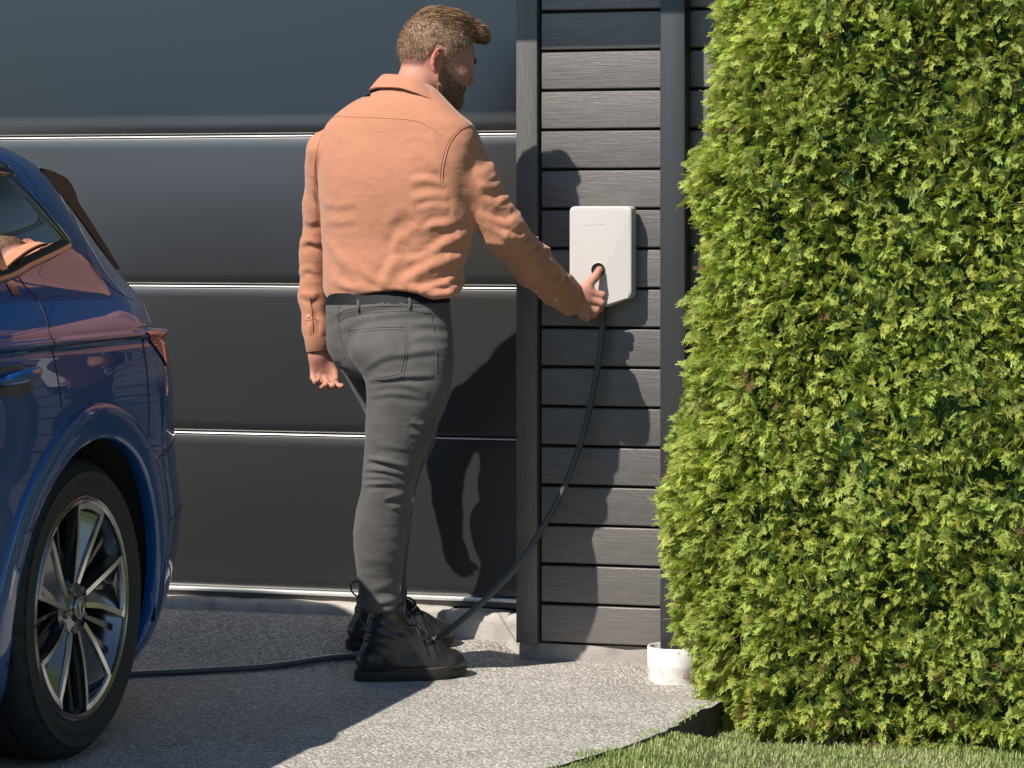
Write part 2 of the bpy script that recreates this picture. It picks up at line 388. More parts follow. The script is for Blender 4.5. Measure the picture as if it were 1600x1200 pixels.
# ---------------------------------------------------------------- hedge plant (thuja)
def leaf_mat():
    M = Mat('thuja_scale_leaves'); at = M.node('Attribute', attribute_name='tint')
    M.set(Base_Color=at.outputs['Color'], Roughness=.55, Specular_IOR_Level=.35)
    tr = M.node('BsdfTranslucent'); M.l.new(M.mix(1, at.outputs['Color'], (1.0, 1.0, .55), 'MULTIPLY'), tr.inputs[0])
    mx = M.node('MixShader'); mx.inputs[0].default_value = .45
    M.l.new(M.b.outputs[0], mx.inputs[1]); M.l.new(tr.outputs[0], mx.inputs[2]); M.l.new(mx.outputs[0], M.n['Material Output'].inputs[0]); return M.m
MAT['leaf'] = leaf_mat()
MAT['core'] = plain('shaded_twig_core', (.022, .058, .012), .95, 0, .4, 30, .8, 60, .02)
MAT['bark'] = plain('thuja_bark', (.10, .06, .04), .9, 0, .4, 20, .8, 60, .01)
HP = np.array([(-.15, .73), (-.08, .664), (.02, .60), (.18, .54), (.39, .515), (.65, .52), (.79, .555), (1.03, .572), (1.23, .590), (1.37, .535), (1.50, .60), (1.61, .628), (1.70, .640), (1.87, .69), (2.2, .78), (2.6, .92)])
def hedge_pt(s, h, off):
    """s in 0..1 runs wall side -> rounded end -> front face; off pushes outwards"""
    s = np.asarray(s); h = np.asarray(h); x0 = np.interp(h, HP[:, 0], HP[:, 1]) + .044
    bulge = np.interp(h, [-.15, .1, .5, 1.2, 2.6], [.31, .345, .34, .31, .22])
    yc = -.335; ax = .46
    a = np.clip((s - .12) / .46, 0, 1)                     # the end, half an ellipse
    phi = (.5 - a) * math.pi                                # +90 (wall) .. -90 (front)
    e = 2 / 2.5
    cx = np.abs(np.cos(phi)) ** e; sy = np.sign(np.sin(phi)) * np.abs(np.sin(phi)) ** e
    X = x0 + ax - ax * cx; Y = yc + bulge * sy
    X = X + np.where(s > .58, (s - .58) / .42 * 1.55, 0) + np.where(s < .12, (.12 - s) / .12 * .5, 0)
    N = np.stack([-np.cos(phi) / ax, np.sin(phi) / bulge, 0 * phi], -1); N /= np.linalg.norm(N, axis=-1)[..., None]
    P = np.stack([X, Y, h + 0 * X], -1)
    return P + N * np.asarray(off)[..., None], N
def hedge_lump(P): return .046 * vnoise(P * np.array([7, 7, 6]), 11) + .030 * vnoise(P * 15, 12) + .014 * vnoise(P * 31, 13)
hedge = tag(empty('thuja_hedge', (1.2, -.33, -.085)), 'tall dense bright green conifer hedge beside the downpipe and lawn', 'hedge')
hs = np.linspace(-.12, 2.55, 60); ss = np.linspace(0, 1, 70)
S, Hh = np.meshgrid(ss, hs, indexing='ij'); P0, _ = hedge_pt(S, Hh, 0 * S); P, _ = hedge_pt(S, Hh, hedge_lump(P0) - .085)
o = mesh_obj('inner_core', P.reshape(-1, 3) - np.array([1.2, -.33, -.085]), grid_faces(70, 60), MAT['core'], hedge)  # core sheet that blocks light; shade between the sprays is put into its green
for tx, ty in ((1.05, -.33), (1.6, -.36), (2.2, -.33)):
    tube('trunk', [(tx - 1.2, ty + .33, -.08), (tx - 1.19, ty + .335, .5), (tx - 1.2, ty + .33, 2.4)], [.04, .03, .012], MAT['bark'], hedge)
def spray_template(seed):
    r = np.random.default_rng(seed); Q = []
    def leaf(p, d, L, w):
        d = d / np.linalg.norm(d); nrm = np.array([-d[1], d[0]]); e = p + d * L
        Q.append(np.array([p - d * .05 * L, e + nrm * w, e - nrm * w]) if r.random() < .55 else np.array([p + nrm * w, e + d * .1 * L, p - nrm * w]))
    for i in range(7):
        t = .06 + .13 * i; L = .50 * (1 - .60 * t) * r.uniform(.8, 1.2)
        for sd in (-1, 1):
            ang = math.radians(r.uniform(32, 52)); d = np.array([math.cos(ang), sd * math.sin(ang)])
            p = np.array([t + r.uniform(-.03, .03), 0.]); leaf(p, d, L, .034)
            a2 = ang * r.uniform(.1, .5); d2 = np.array([math.cos(a2), sd * math.sin(a2)]); leaf(p + d * L * .4, d2, L * .7, .032)
            if i < 2: a3 = ang * 1.5; leaf(p + d * L * .35, np.array([math.cos(a3), sd * math.sin(a3)]), L * .5, .032)
    leaf(np.array([.5, 0.]), np.array([1., 0]), .5, .03)
    return np.array(Q)                                           # (k,3,2)
TPL = [spray_template(i) for i in range(4)]
def sprays(P, N, L, rs, tint, droop=.25, upw=.35):
    """P origins, N outward normals, L lengths -> verts, faces, colours"""
    n = len(P); allV, allC = [], []
    which = rs.integers(0, 4, n)
    for t in range(4):
        m = which == t; k = m.sum()
        if not k: continue
        T = TPL[t]; q = len(T)
        d = N[m] + np.array([0, 0, upw]) + rs.normal(0, .55, (k, 3)); d /= np.linalg.norm(d, axis=1)[:, None]
        s = rs.normal(0, 1, (k, 3)) ; s -= d * (s * d).sum(1)[:, None]; s /= np.linalg.norm(s, axis=1)[:, None]
        w = np.cross(d, s)
        a = T[None, :, :, 0]; b = T[None, :, :, 1]; Lk = L[m][:, None, None]
        cup = rs.normal(0, .2, k)[:, None, None]
        V = P[m][:, None, None, :] + (a * Lk)[..., None] * d[:, None, None, :] + (b * Lk)[..., None] * s[:, None, None, :] + ((cup * a * a + .25 * b * b) * Lk)[..., None] * w[:, None, None, :]
        V[..., 2] -= droop * (a ** 2) * Lk
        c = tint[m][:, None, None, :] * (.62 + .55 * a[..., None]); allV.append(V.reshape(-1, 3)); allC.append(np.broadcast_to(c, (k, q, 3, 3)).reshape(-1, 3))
    V = np.concatenate(allV); Fc = np.arange(len(V)).reshape(-1, 3); return V, Fc, np.concatenate(allC)
def tint_attr(o, C):
    a = o.data.color_attributes.new('tint', 'FLOAT_COLOR', 'POINT'); C4 = np.ones((len(C), 4), np.float32); C4[:, :3] = np.clip(C, 0, 1); a.data.foreach_set('color', C4.ravel())
rs = np.random.default_rng(21)
n = 62000
s = np.concatenate([rs.uniform(.14, .60, int(n * .56)), rs.uniform(.60, .97, int(n * .38)), rs.uniform(0, .14, n - int(n * .56) - int(n * .38))]); n = len(s)
h = rs.uniform(-.10, 2.15, n); h[rs.random(n) < .04] = rs.uniform(-.07, .12, 1)
P0, N = hedge_pt(s, h, 0 * s); depth = -np.abs(rs.normal(0, .024, n)) - .004
lump = hedge_lump(P0); P, N = hedge_pt(s, h, lump + depth)
hole = vnoise(P0 * 16, 31) + .55 * vnoise(P0 * 33, 32)           # open pockets between the sprays
keep = (hole > -.62) | (depth < -.045)
keep &= ~((h < .05) & (rs.random(n) < .35 * smooth01((P0[:, 0] - .9) / .5)))
P, N, depth = P[keep], N[keep], depth[keep]; n = len(P); hh = h[keep]
v = rs.random(n); patch = .5 + .5 * vnoise(P * 5, 41)
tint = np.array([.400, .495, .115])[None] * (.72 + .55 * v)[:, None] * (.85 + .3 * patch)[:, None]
tint[:, 0] *= 1 + .35 * (rs.random(n) - .35)
br = rs.random(n) < .012 + .06 * (hh < .15) + .15 * smooth01((vnoise(P * np.array([5, 5, 6]), 77) - .55) / .25); tint[br] = np.array([.20, .12, .06]) * (.6 + .6 * rs.random((br.sum(), 1)))
L = rs.uniform(.021, .050, n)
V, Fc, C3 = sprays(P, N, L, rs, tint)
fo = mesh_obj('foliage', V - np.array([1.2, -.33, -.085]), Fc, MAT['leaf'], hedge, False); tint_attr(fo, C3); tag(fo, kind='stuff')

# bare twigs and stray shoots between the sprays
tv, tf = [], []; m = rs.choice(len(P), 420, replace=False)
for a in m:
    d = N[a] * .8 + rs.normal(0, .6, 3) + np.array([0, 0, .3]); d /= np.linalg.norm(d); ln_ = rs.uniform(.03, .09)
    Vt, Ft = tube_data([P[a] - d * .02, P[a] + d * ln_ * .5 + rs.normal(0, .004, 3), P[a] + d * ln_], [.0016, .0012, .0006], 4); o_ = len(tv) and sum(len(x) for x in tv); tf += [tuple(o_ + q for q in f) for f in Ft]; tv.append(Vt)
tw = mesh_obj('stray_twigs', np.concatenate(tv) - np.array([1.2, -.33, -.085]), tf, plain('pale_twig', (.24, .17, .09), .8), hedge); tag(tw, kind='stuff')

# ---------------------------------------------------------------- lawn grass
def grass_mat():
    M = Mat('grass_blades'); at = M.node('Attribute', attribute_name='tint'); M.set(Base_Color=at.outputs['Color'], Roughness=.55, Specular_IOR_Level=.3)
    tr = M.node('BsdfTranslucent'); M.l.new(at.outputs['Color'], tr.inputs[0]); mx = M.node('MixShader'); mx.inputs[0].default_value = .35
    M.l.new(M.b.outputs[0], mx.inputs[1]); M.l.new(tr.outputs[0], mx.inputs[2]); M.l.new(mx.outputs[0], M.n['Material Output'].inputs[0]); return M.m
MAT['grass'] = grass_mat()
n = 60000
X = rs.uniform(.15, 2.1, n); Y = rs.uniform(-2.1, -.30, n)
ed = np.interp(-Y, -EDGE[:, 1], EDGE[:, 0]); over = .02 + .035 * (vnoise(np.stack([Y * 18, Y * 0, Y * 0], -1), 9)) * (Y < -1.0)
ok = (X > ed - over) & ~((X > .80) & (Y > -.52)); X, Y, ed = X[ok], Y[ok], ed[ok]; n = len(X)
Lh = rs.uniform(.009, .023, n) * (.8 + .4 * (vnoise(np.stack([X * 9, Y * 9, X * 0], -1), 17) + .5)); a = rs.uniform(0, 2 * math.pi, n); ln = rs.uniform(.1, .75, n)
Z = np.where(X > ed, lawn_z(X, Y), -.004)
B = np.stack([X, Y, Z - .004], -1); dr = np.stack([np.cos(a), np.sin(a), 0 * a], -1); sd = np.stack([-np.sin(a), np.cos(a), 0 * a], -1) * .0016
up = np.array([0, 0, 1.])
p1 = B + dr * (Lh * ln * .3)[:, None] + up * (Lh * .6)[:, None]; p2 = B + dr * (Lh * ln)[:, None] + up * (Lh * (1 - .25 * ln))[:, None]
V = np.stack([B - sd, B + sd, p1 + sd * .8, p1 - sd * .8, p2 + sd * .2, p2 - sd * .2], 1).reshape(-1, 3)
i6 = np.arange(n)[:, None] * 6; Fc = np.concatenate([i6 + np.array([[0, 1, 2, 3]]), i6 + np.array([[3, 2, 4, 5]])])
g = mesh_obj('lawn_grass', V, Fc, MAT['grass'], None, False)
dry = np.clip(.30 + .5 * vnoise(np.stack([X * 4, Y * 6, X * 0], -1), 23) + rs.normal(0, .22, n), 0, 1)[:, None]
tc = (1 - dry) * np.array([.29, .39, .11]) + dry * np.array([.56, .53, .29]); tc *= rs.uniform(.75, 1.2, (n, 1))
tint_attr(g, np.repeat(tc, 6, 0)); tag(g, 'short mown lawn grass in front of the hedge', 'grass', kind='stuff')

# ---------------------------------------------------------------- car (rear towards the garage, its side towards the man)
XC = -1.50; NE = 2.3; BASE = np.array([XC, -3.1, 0.])
_HW = np.array([[.16,.86],[.22,.895],[.30,.918],[.42,.930],[.55,.940],[.63,.946],[.70,.954],[.78,.9565],[.84,.9550],[.88,.9510],[.92,.9440],[.955,.9365],[.968,.933],[.976,.933],[.986,.942],[.997,.939],[1.02,.927],[1.05,.903],[1.08,.876],[1.12,.850],[1.18,.825],[1.25,.795],[1.32,.755],[1.38,.708],[1.42,.668],[1.45,.628],[1.48,.565],[1.51,.455],[1.53,.28],[1.54,.02]])
_RY = np.array([[0.16,-0.863],[0.2,-0.815],[0.24,-0.791],[0.28,-0.772],[0.35,-0.736],[0.42,-0.699],[0.52,-0.675],[0.6,-0.71],[0.7,-0.757],[0.8,-0.766],[0.9,-0.768],[0.98,-0.762],[0.994,-0.768],[0.999,-0.878],[1.02,-0.851],[1.04,-0.814],[1.06,-0.791],[1.085,-0.782],[1.116,-0.803],[1.15,-0.828],[1.19,-0.86],[1.235,-0.885],[1.278,-0.902],[1.32,-0.913],[1.359,-0.91],[1.388,-0.902],[1.41,-0.912],[1.43,-0.933],[1.455,-0.985],[1.48,-1.06],[1.51,-1.3],[1.53,-1.6],[1.54,-1.9]])
_FY = np.array([[.16,-5.30],[.25,-5.42],[.5,-5.46],[.7,-5.44],[.82,-5.38],[.90,-5.15],[.96,-4.75],[1.0,-4.45],[1.05,-4.25],[1.2,-3.95],[1.4,-3.45],[1.48,-3.15],[1.52,-2.9],[1.54,-2.6]])
_hf = np.arange(.15, 1.5405, .0015)
def _sm(T, sig, keep):
    y = np.interp(_hf, T[:, 0], T[:, 1]); out = y.copy()
    for sg, msk in ((sig, None), (.0016, keep)):
        k = np.arange(-int(4 * sg / .0015) - 1, int(4 * sg / .0015) + 2) * .0015; g = np.exp(-.5 * (k / sg) ** 2); g /= g.sum()
        pad = len(k) // 2; ys_ = np.concatenate([2 * y[0] - y[1:pad + 1][::-1], y, 2 * y[-1] - y[-pad - 1:-1][::-1]]); z = np.convolve(ys_, g, 'valid')
        if msk is None: out = z
        else:
            w = smooth01((np.array(_hf) - msk[0]) / .012) * smooth01((msk[1] - np.array(_hf)) / .012); out = out * (1 - w) + z * w
    return out
_w = _sm(_HW, .016, (.955, 1.005)); _r = _sm(_RY, .016, (.97, 1.015)); _f = _sm(_FY, .03, (0, .01)); _w[-1] = .01
def cW(h): return np.interp(h, _hf, _w)
def cYr(h): return np.interp(h, _hf, _r)
def cYf(h): return np.interp(h, _hf, _f)
def cCd(h): return np.interp(h, [.16, .5, 1.0, 1.1, 1.3, 1.54], [.55, .62, .64, .70, .80, .90])
def side_x(Y, h):
    t = np.clip((Y - (cYr(h) - cCd(h))) / cCd(h), 0, 1); return XC + cW(h) * (1 - t ** NE) ** (1 / NE)
def paint():
    M = Mat('deep_blue_metallic_paint'); v = M.node('TexVoronoi', Scale=2600.0); M.l.new(M.coord(), v.inputs['Vector'])
    lw = M.node('LayerWeight', Blend=.35)
    M.set(Base_Color=M.mix(lw.outputs['Facing'], (.001, .072, .27), (.001, .036, .14)), Metallic=.2, Roughness=.45, Specular_IOR_Level=.2, Coat_Weight=1.0, Coat_Roughness=.012, Coat_IOR=1.6)
    b = M.node('Bump', Strength=.04, Distance=.0004); M.l.new(v.outputs['Distance'], b.inputs['Height']); M.l.new(b.outputs[0], M.b.inputs['Normal'])
    return M.m
MAT['paint'] = paint()
MAT['gloss_black'] = plain('gloss_black_trim', (.014, .012, .012), .12, 0, coat=1)
MAT['seam'] = plain('panel_gap', (.004, .006, .012), .6)
MAT['tyre'] = plain('tyre_rubber', (.020, .020, .020), .72, 0, .3, 60, .25, 350, .0006)
MAT['polished'] = plain('polished_alloy', (.72, .73, .73), .22, .9)
MAT['dark_alloy'] = plain('gloss_anthracite_alloy', (.17, .175, .185), .22, .85, coat=1)
MAT['disc'] = plain('brake_steel', (.22, .22, .22), .45, .9)
MAT['well'] = plain('wheel_well_liner', (.006, .006, .006), .95)
MAT['lens'] = plain('red_lamp_lens', (.42, .018, .010), .10, 0, coat=1)
MAT['lens_dark'] = plain('dark_red_lamp_lens', (.09, .006, .006), .10, 0, coat=1)
MAT['seat'] = plain('dark_seat_fabric', (.03, .03, .032), .8)
def glass():
    M = Mat('tinted_glass'); g = M.node('BsdfGlossy', Roughness=.0); g.inputs[0].default_value = (.95, 1, .98, 1)
    t = M.node('BsdfTransparent'); t.inputs[0].default_value = (.12, .18, .165, 1); f = M.node('Fresnel', IOR=1.9); mx = M.node('MixShader')
    M.l.new(f.outputs[0], mx.inputs[0]); M.l.new(t.outputs[0], mx.inputs[1]); M.l.new(g.outputs[0], mx.inputs[2]); M.l.new(mx.outputs[0], M.n['Material Output'].inputs[0]); return M.m
MAT['glass'] = glass()
car = tag(empty('parked_car', BASE), 'dark blue car parked with its rear towards the garage door', 'car')
def cm(name, V, Fc, m, parent=None, smooth=True, sharp=None):
    p = parent or car; off = BASE if p is car else BASE
    return mesh_obj(name, np.asarray(V, float) - off, Fc, m, p, smooth, sharp)
AX_R, AX_F, WZ = -1.73, -4.50, .355
# body skin
hh = np.unique(np.concatenate([np.linspace(.16, .95, 90), np.linspace(.95, 1.02, 46), np.linspace(1.02, 1.48, 90), np.linspace(1.48, 1.54, 20)]))
ph = np.linspace(0, math.pi / 2, 70); nS = 150
rows = []
for h in hh:
    w, yr, yf, c = cW(h), cYr(h), cYf(h), cCd(h); c = min(c, (yr - yf) * .45)
    q = w * np.sin(ph) ** (2 / NE); y = yr - c + c * np.cos(ph) ** (2 / NE)
    t = np.linspace(0, 1, nS)[1:-1]; ymid = (yr - c) + t * ((yf + c * 1.2) - (yr - c))
    q2 = w * np.sin(ph[::-2]) ** (2 / NE); y2 = (yf + c * 1.2) - 1.2 * c * np.cos(ph[::-2]) ** (2 / NE)
    rows.append(np.stack([np.concatenate([q, 0 * ymid + w, q2]), np.concatenate([y, ymid, y2])], 1))
R_ = np.array(rows); nH, nP = R_.shape[:2]
V = np.zeros((nH, 2 * nP, 3)); V[:, :nP, 0] = XC + R_[:, :, 0]; V[:, :nP, 1] = R_[:, :, 1]
V[:, nP:, 0] = XC - R_[:, ::-1, 0]; V[:, nP:, 1] = R_[:, ::-1, 1]; V[:, :, 2] = hh[:, None]
i, j = np.meshgrid(np.arange(nH - 1), np.arange(2 * nP), indexing='ij'); j2 = (j + 1) % (2 * nP); K2 = 2 * nP
Fb = np.stack([i * K2 + j, (i + 1) * K2 + j, (i + 1) * K2 + j2, i * K2 + j2], -1).reshape(-1, 4)
Vf = V.reshape(-1, 3); ce = Vf[Fb].mean(1)
# side window outline (Y, height), seen from the side
WIN = catmull([(-1.688, 1.409), (-1.665, 1.378), (-1.642, 1.339), (-1.594, 1.272), (-1.557, 1.223), (-1.564, 1.204), (-1.632, 1.189), (-1.828, 1.156), (-2.022, 1.125), (-2.6, 1.085), (-3.3, 1.065), (-3.93, 1.06), (-3.90, 1.10), (-3.45, 1.33), (-3.15, 1.395), (-2.7, 1.42), (-2.2, 1.425)], 8, True)
def inset(P, d):
    T = np.roll(P, -1, 0) - np.roll(P, 1, 0); T /= np.linalg.norm(T, axis=1)[:, None]; N = np.stack([-T[:, 1], T[:, 0]], 1)
    A = .5 * np.sum(P[:, 0] * np.roll(P[:, 1], -1) - np.roll(P[:, 0], -1) * P[:, 1]); return P + N * d * np.sign(A)
def inpoly(P, Q):
    x, y = Q[:, 0], Q[:, 1]; r = np.zeros(len(Q), bool); n = len(P)
    for a in range(n):
        x1, y1 = P[a]; x2, y2 = P[(a + 1) % n]
        c = ((y1 > y) != (y2 > y)); xi = (x2 - x1) * (y - y1) / (y2 - y1 + 1e-12) + x1; r ^= c & (x < xi)
    return r
onside = np.abs(ce[:, 0] - XC) > .45
kill = np.zeros(len(Fb), bool)
for ay in (AX_R, AX_F): kill |= onside & (np.hypot(ce[:, 1] - ay, ce[:, 2] - WZ) < .44)
cand = np.where(onside & (ce[:, 2] > 1.04) & (ce[:, 1] < -1.6) & (ce[:, 1] > -3.95))[0]
W2 = inset(WIN, .016); kill[cand[inpoly(W2, ce[cand][:, 1:])]] = True
body = cm('body', Vf, Fb[~kill], MAT['paint'], sharp=None)
# underside
cm('underbody', [(XC - .8, -5.2, .2), (XC + .8, -5.2, .2), (XC + .8, -1.15, .2), (XC - .8, -1.15, .2), (XC - .8, -5.2, .9), (XC + .45, -5.2, .9), (XC + .45, -1.15, .9), (XC - .45, -1.15, .9)], [(0, 1, 2, 3), (1, 5, 6, 2), (2, 6, 7, 3)], MAT['well'], None, False)
def onskin(P, off=0.0, sgn=1):
    P = np.asarray(P, float); X = side_x(P[:, 0], P[:, 1]) + off; X = X if sgn > 0 else 2 * XC - X
    return np.stack([X, P[:, 0], P[:, 1]], 1)
for sgn in (1, -1):
    # window trim and panes
    pr = [(0, -.002), (.004, .005), (.016, .007), (.026, .005), (.032, -.004)]
    ring = np.stack([onskin(inset(WIN, d), o, sgn) for d, o in pr], 1); n, k = ring.shape[:2]; Fc = []
    for a in range(n):
        for b in range(k - 1): Fc.append((a * k + b, ((a + 1) % n) * k + b, ((a + 1) % n) * k + b + 1, a * k + b + 1))
    tr = cm('window_trim', ring.reshape(-1, 3), Fc, MAT['gloss_black'])
    I = inset(WIN, .022); yy = np.linspace(I[:, 0].min() + .004, I[:, 0].max() - .004, 90); gl = []
    for y in yy:
        xs = []
        for a in range(len(I)):
            p, q = I[a], I[(a + 1) % len(I)]
            if (p[0] > y) != (q[0] > y): xs.append(p[1] + (q[1] - p[1]) * (y - p[0]) / (q[0] - p[0]))
        gl.append(onskin([(y, min(xs) + (max(xs) - min(xs)) * t) for t in np.linspace(0, 1, 16)], -.003, sgn))
    cm('side_window', np.array(gl).reshape(-1, 3), grid_faces(90, 16), MAT['glass'])
    for y0, y1 in ((-1.952, -1.99), (-2.93, -3.02)):
        a = [(y0 - .02 * t, 1.10 + .32 * t) for t in np.linspace(0, 1, 14)]; b = [(y1 - .02 * t, 1.10 + .32 * t) for t in np.linspace(0, 1, 14)]
        P = np.concatenate([onskin(a, .002, sgn), onskin(b, .002, sgn)]); cm('pillar_trim', P, [(t, t + 1, 15 + t, 14 + t) for t in range(13)], MAT['gloss_black'])
    # arch flares
    for ay in (AX_R, AX_F):
        pr = [(.400, -.020), (.400, .006), (.404, .011), (.415, .0125), (.455, .012), (.474, .0105), (.482, .006), (.486, -.004)]
        an = np.linspace(math.radians(-38), math.radians(218), 110); G = []
        for r, o in pr:
            Pp = np.stack([ay + r * np.cos(an), WZ + r * np.sin(an)], 1); Pp[:, 1] = np.maximum(Pp[:, 1], .17); G.append(onskin(Pp, o, sgn))
        cm('arch_flare', np.array(G).reshape(-1, 3), grid_faces(len(pr), 110), MAT['paint'])
        an = np.linspace(math.radians(-12), math.radians(192), 40)
        A = np.stack([np.full(40, XC + sgn * .932), ay + .405 * np.cos(an), WZ + .405 * np.sin(an)], 1); B = A.copy(); B[:, 0] = XC + sgn * .45
        D = np.concatenate([A, B, [[XC + sgn * .45, ay, WZ]]]); cm('wheel_well', D, [(t, t + 1, 41 + t, 40 + t) for t in range(39)] + [(40 + t, 41 + t, 80) for t in range(39)], MAT['well'])
# panel gaps, as thin dark grooves
def seam(P, r=.0022, m='seam', name='panel_gap', off=-.0004):
    Q = onskin(catmull(P, 6), off); Vt, Ft = tube_data(Q, r, 6); return cm(name, Vt, Ft, MAT[m])
seam([(-1.917, 1.147), (-1.901, 1.115), (-1.882, 1.094), (-1.888, 1.063), (-1.934, 1.014), (-1.928, .976), (-1.927, .925), (-1.924, .838)])
seam([(-1.408, .996), (-1.416, .931), (-1.424, .836), (-1.424, .726), (-1.405, .70), (-1.385, .665)])
seam([(-1.376, .683), (-1.32, .687), (-1.227, .708), (-1.14, .72)])
seam([(-1.347, .489), (-1.27, .505), (-1.167, .531), (-1.07, .54)])
seam([(-2.95, 1.08), (-2.96, .9), (-2.95, .4)])
seam([(-1.36, 1.34), (-1.41, 1.27), (-1.46, 1.21), (-1.49, 1.17), (-1.45, 1.12), (-1.391, 1.088), (-1.34, 1.07)], .0016)
seam([(-1.97, .35), (-2.3, .33), (-3.0, .33), (-4.0, .33)])
# crease highlight between shoulder and flank is in the skin; a slim bright moulding lies along it at the rear
seam([(-2.05, .975), (-1.9, .981), (-1.7, .984), (-1.43, .985)], .0024, 'seam', 'shoulder_gap')
# rear lamp
def corner_pt(Yv, h, off):
    e = 1e-3; p = np.array([side_x(Yv, h), Yv, h]); q = np.array([side_x(Yv + e, h), Yv + e, h]); t = q - p; nrm = np.array([t[1], -t[0], 0]); nrm /= np.linalg.norm(nrm) + 1e-12
    return p + nrm * off
for nm, f0, f1, mk in (('rear_lamp', 0, .62, 'lens'), ('rear_lamp', .62, 1, 'lens_dark')):
    G = []
    for a in np.linspace(0, 1, 14):
        h = .9965 - .092 * a; y0 = -1.405 + .14 * a; y1 = cYr(h) - .10; G.append([corner_pt(y0 + (y1 - y0) * (f0 + (f1 - f0) * b), h, .0045) for b in np.linspace(0, 1, 26)])
    cm(nm, np.array(G).reshape(-1, 3), grid_faces(14, 26)[:, ::-1], MAT[mk])
# spoiler blade beside the hatch glass
sp_o = catmull([(-1.36, 1.402), (-1.311, 1.397), (-1.216, 1.378), (-1.165, 1.344), (-1.148, 1.32), (-1.095, 1.285), (-1.038, 1.248), (-.886, 1.145)], 5)
sp_i = catmull([(-1.36, 1.372), (-1.311, 1.362), (-1.235, 1.331), (-1.20, 1.31), (-1.158, 1.287), (-1.079, 1.242), (-.977, 1.185), (-.886, 1.140)], 5)
n = len(sp_o); V = []
for x in (XC + .64, XC + .615): V += [(x, y, z) for y, z in sp_o] + [(x, y, z) for y, z in sp_i]
Fc = []
for a in range(n - 1): Fc += [(a, a + 1, n + a + 1, n + a), (2 * n + a, 3 * n + a, 3 * n + a + 1, 2 * n + a + 1), (a, 2 * n + a, 2 * n + a + 1, a + 1), (n + a, n + a + 1, 3 * n + a + 1, 3 * n + a)]
MAT['spoil'] = plain('satin_dark_spoiler', (.030, .024, .022), .5)
cm('spoiler_blade', V, Fc, MAT['spoil'], None, True, 40)
V = [(XC + s_ * .615, y, z) for s_ in (1, -1) for y, z in sp_o]; cm('roof_spoiler', V, [(a, a + 1, n + a + 1, n + a) for a in range(n - 1)], MAT['gloss_black'], None, True, 40)
# door handle
hn = np.linspace(0, 1, 22); P = np.stack([np.full(22, 0.), -2.044 - .21 * hn, .932 - .012 * hn], 1)
P[:, 0] = side_x(P[:, 1], P[:, 2]) + .008 + .026 * np.sin(np.clip(hn, .0, 1) * math.pi) ** .5
Vt, Ft = tube_data(P, .004 + .009 * np.sin(np.clip(hn * .94 + .03, 0, 1) * math.pi) ** .6, 12); Vt[:, 2] = (Vt[:, 2] - .926) * 1.3 + .926
hd = cm('door_handle', Vt, Ft, MAT['paint'])
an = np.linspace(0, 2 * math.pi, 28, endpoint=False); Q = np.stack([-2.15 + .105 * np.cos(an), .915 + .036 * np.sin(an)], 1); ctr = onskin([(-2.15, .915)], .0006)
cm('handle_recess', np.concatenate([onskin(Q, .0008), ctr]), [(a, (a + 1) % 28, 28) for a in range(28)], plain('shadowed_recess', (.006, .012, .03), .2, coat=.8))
# rear seats and headrests behind the glass
for k in range(3):
    x = XC - .45 + .45 * k
    b = box('headrest', (x - .12, -2.1, 1.12), (x + .12, -2.0, 1.30), MAT['seat'], car, .03); b.location = (-BASE[0], -BASE[1], 0)
b = box('rear_seat', (XC - .66, -2.25, .45), (XC + .66, -2.03, 1.10), MAT['seat'], car, .05); b.location = (-BASE[0], -BASE[1], 0)
b = box('parcel_shelf', (XC - .62, -2.02, .98), (XC + .62, -1.35, 1.0), MAT['seat'], car, .008); b.location = (-BASE[0], -BASE[1], 0)

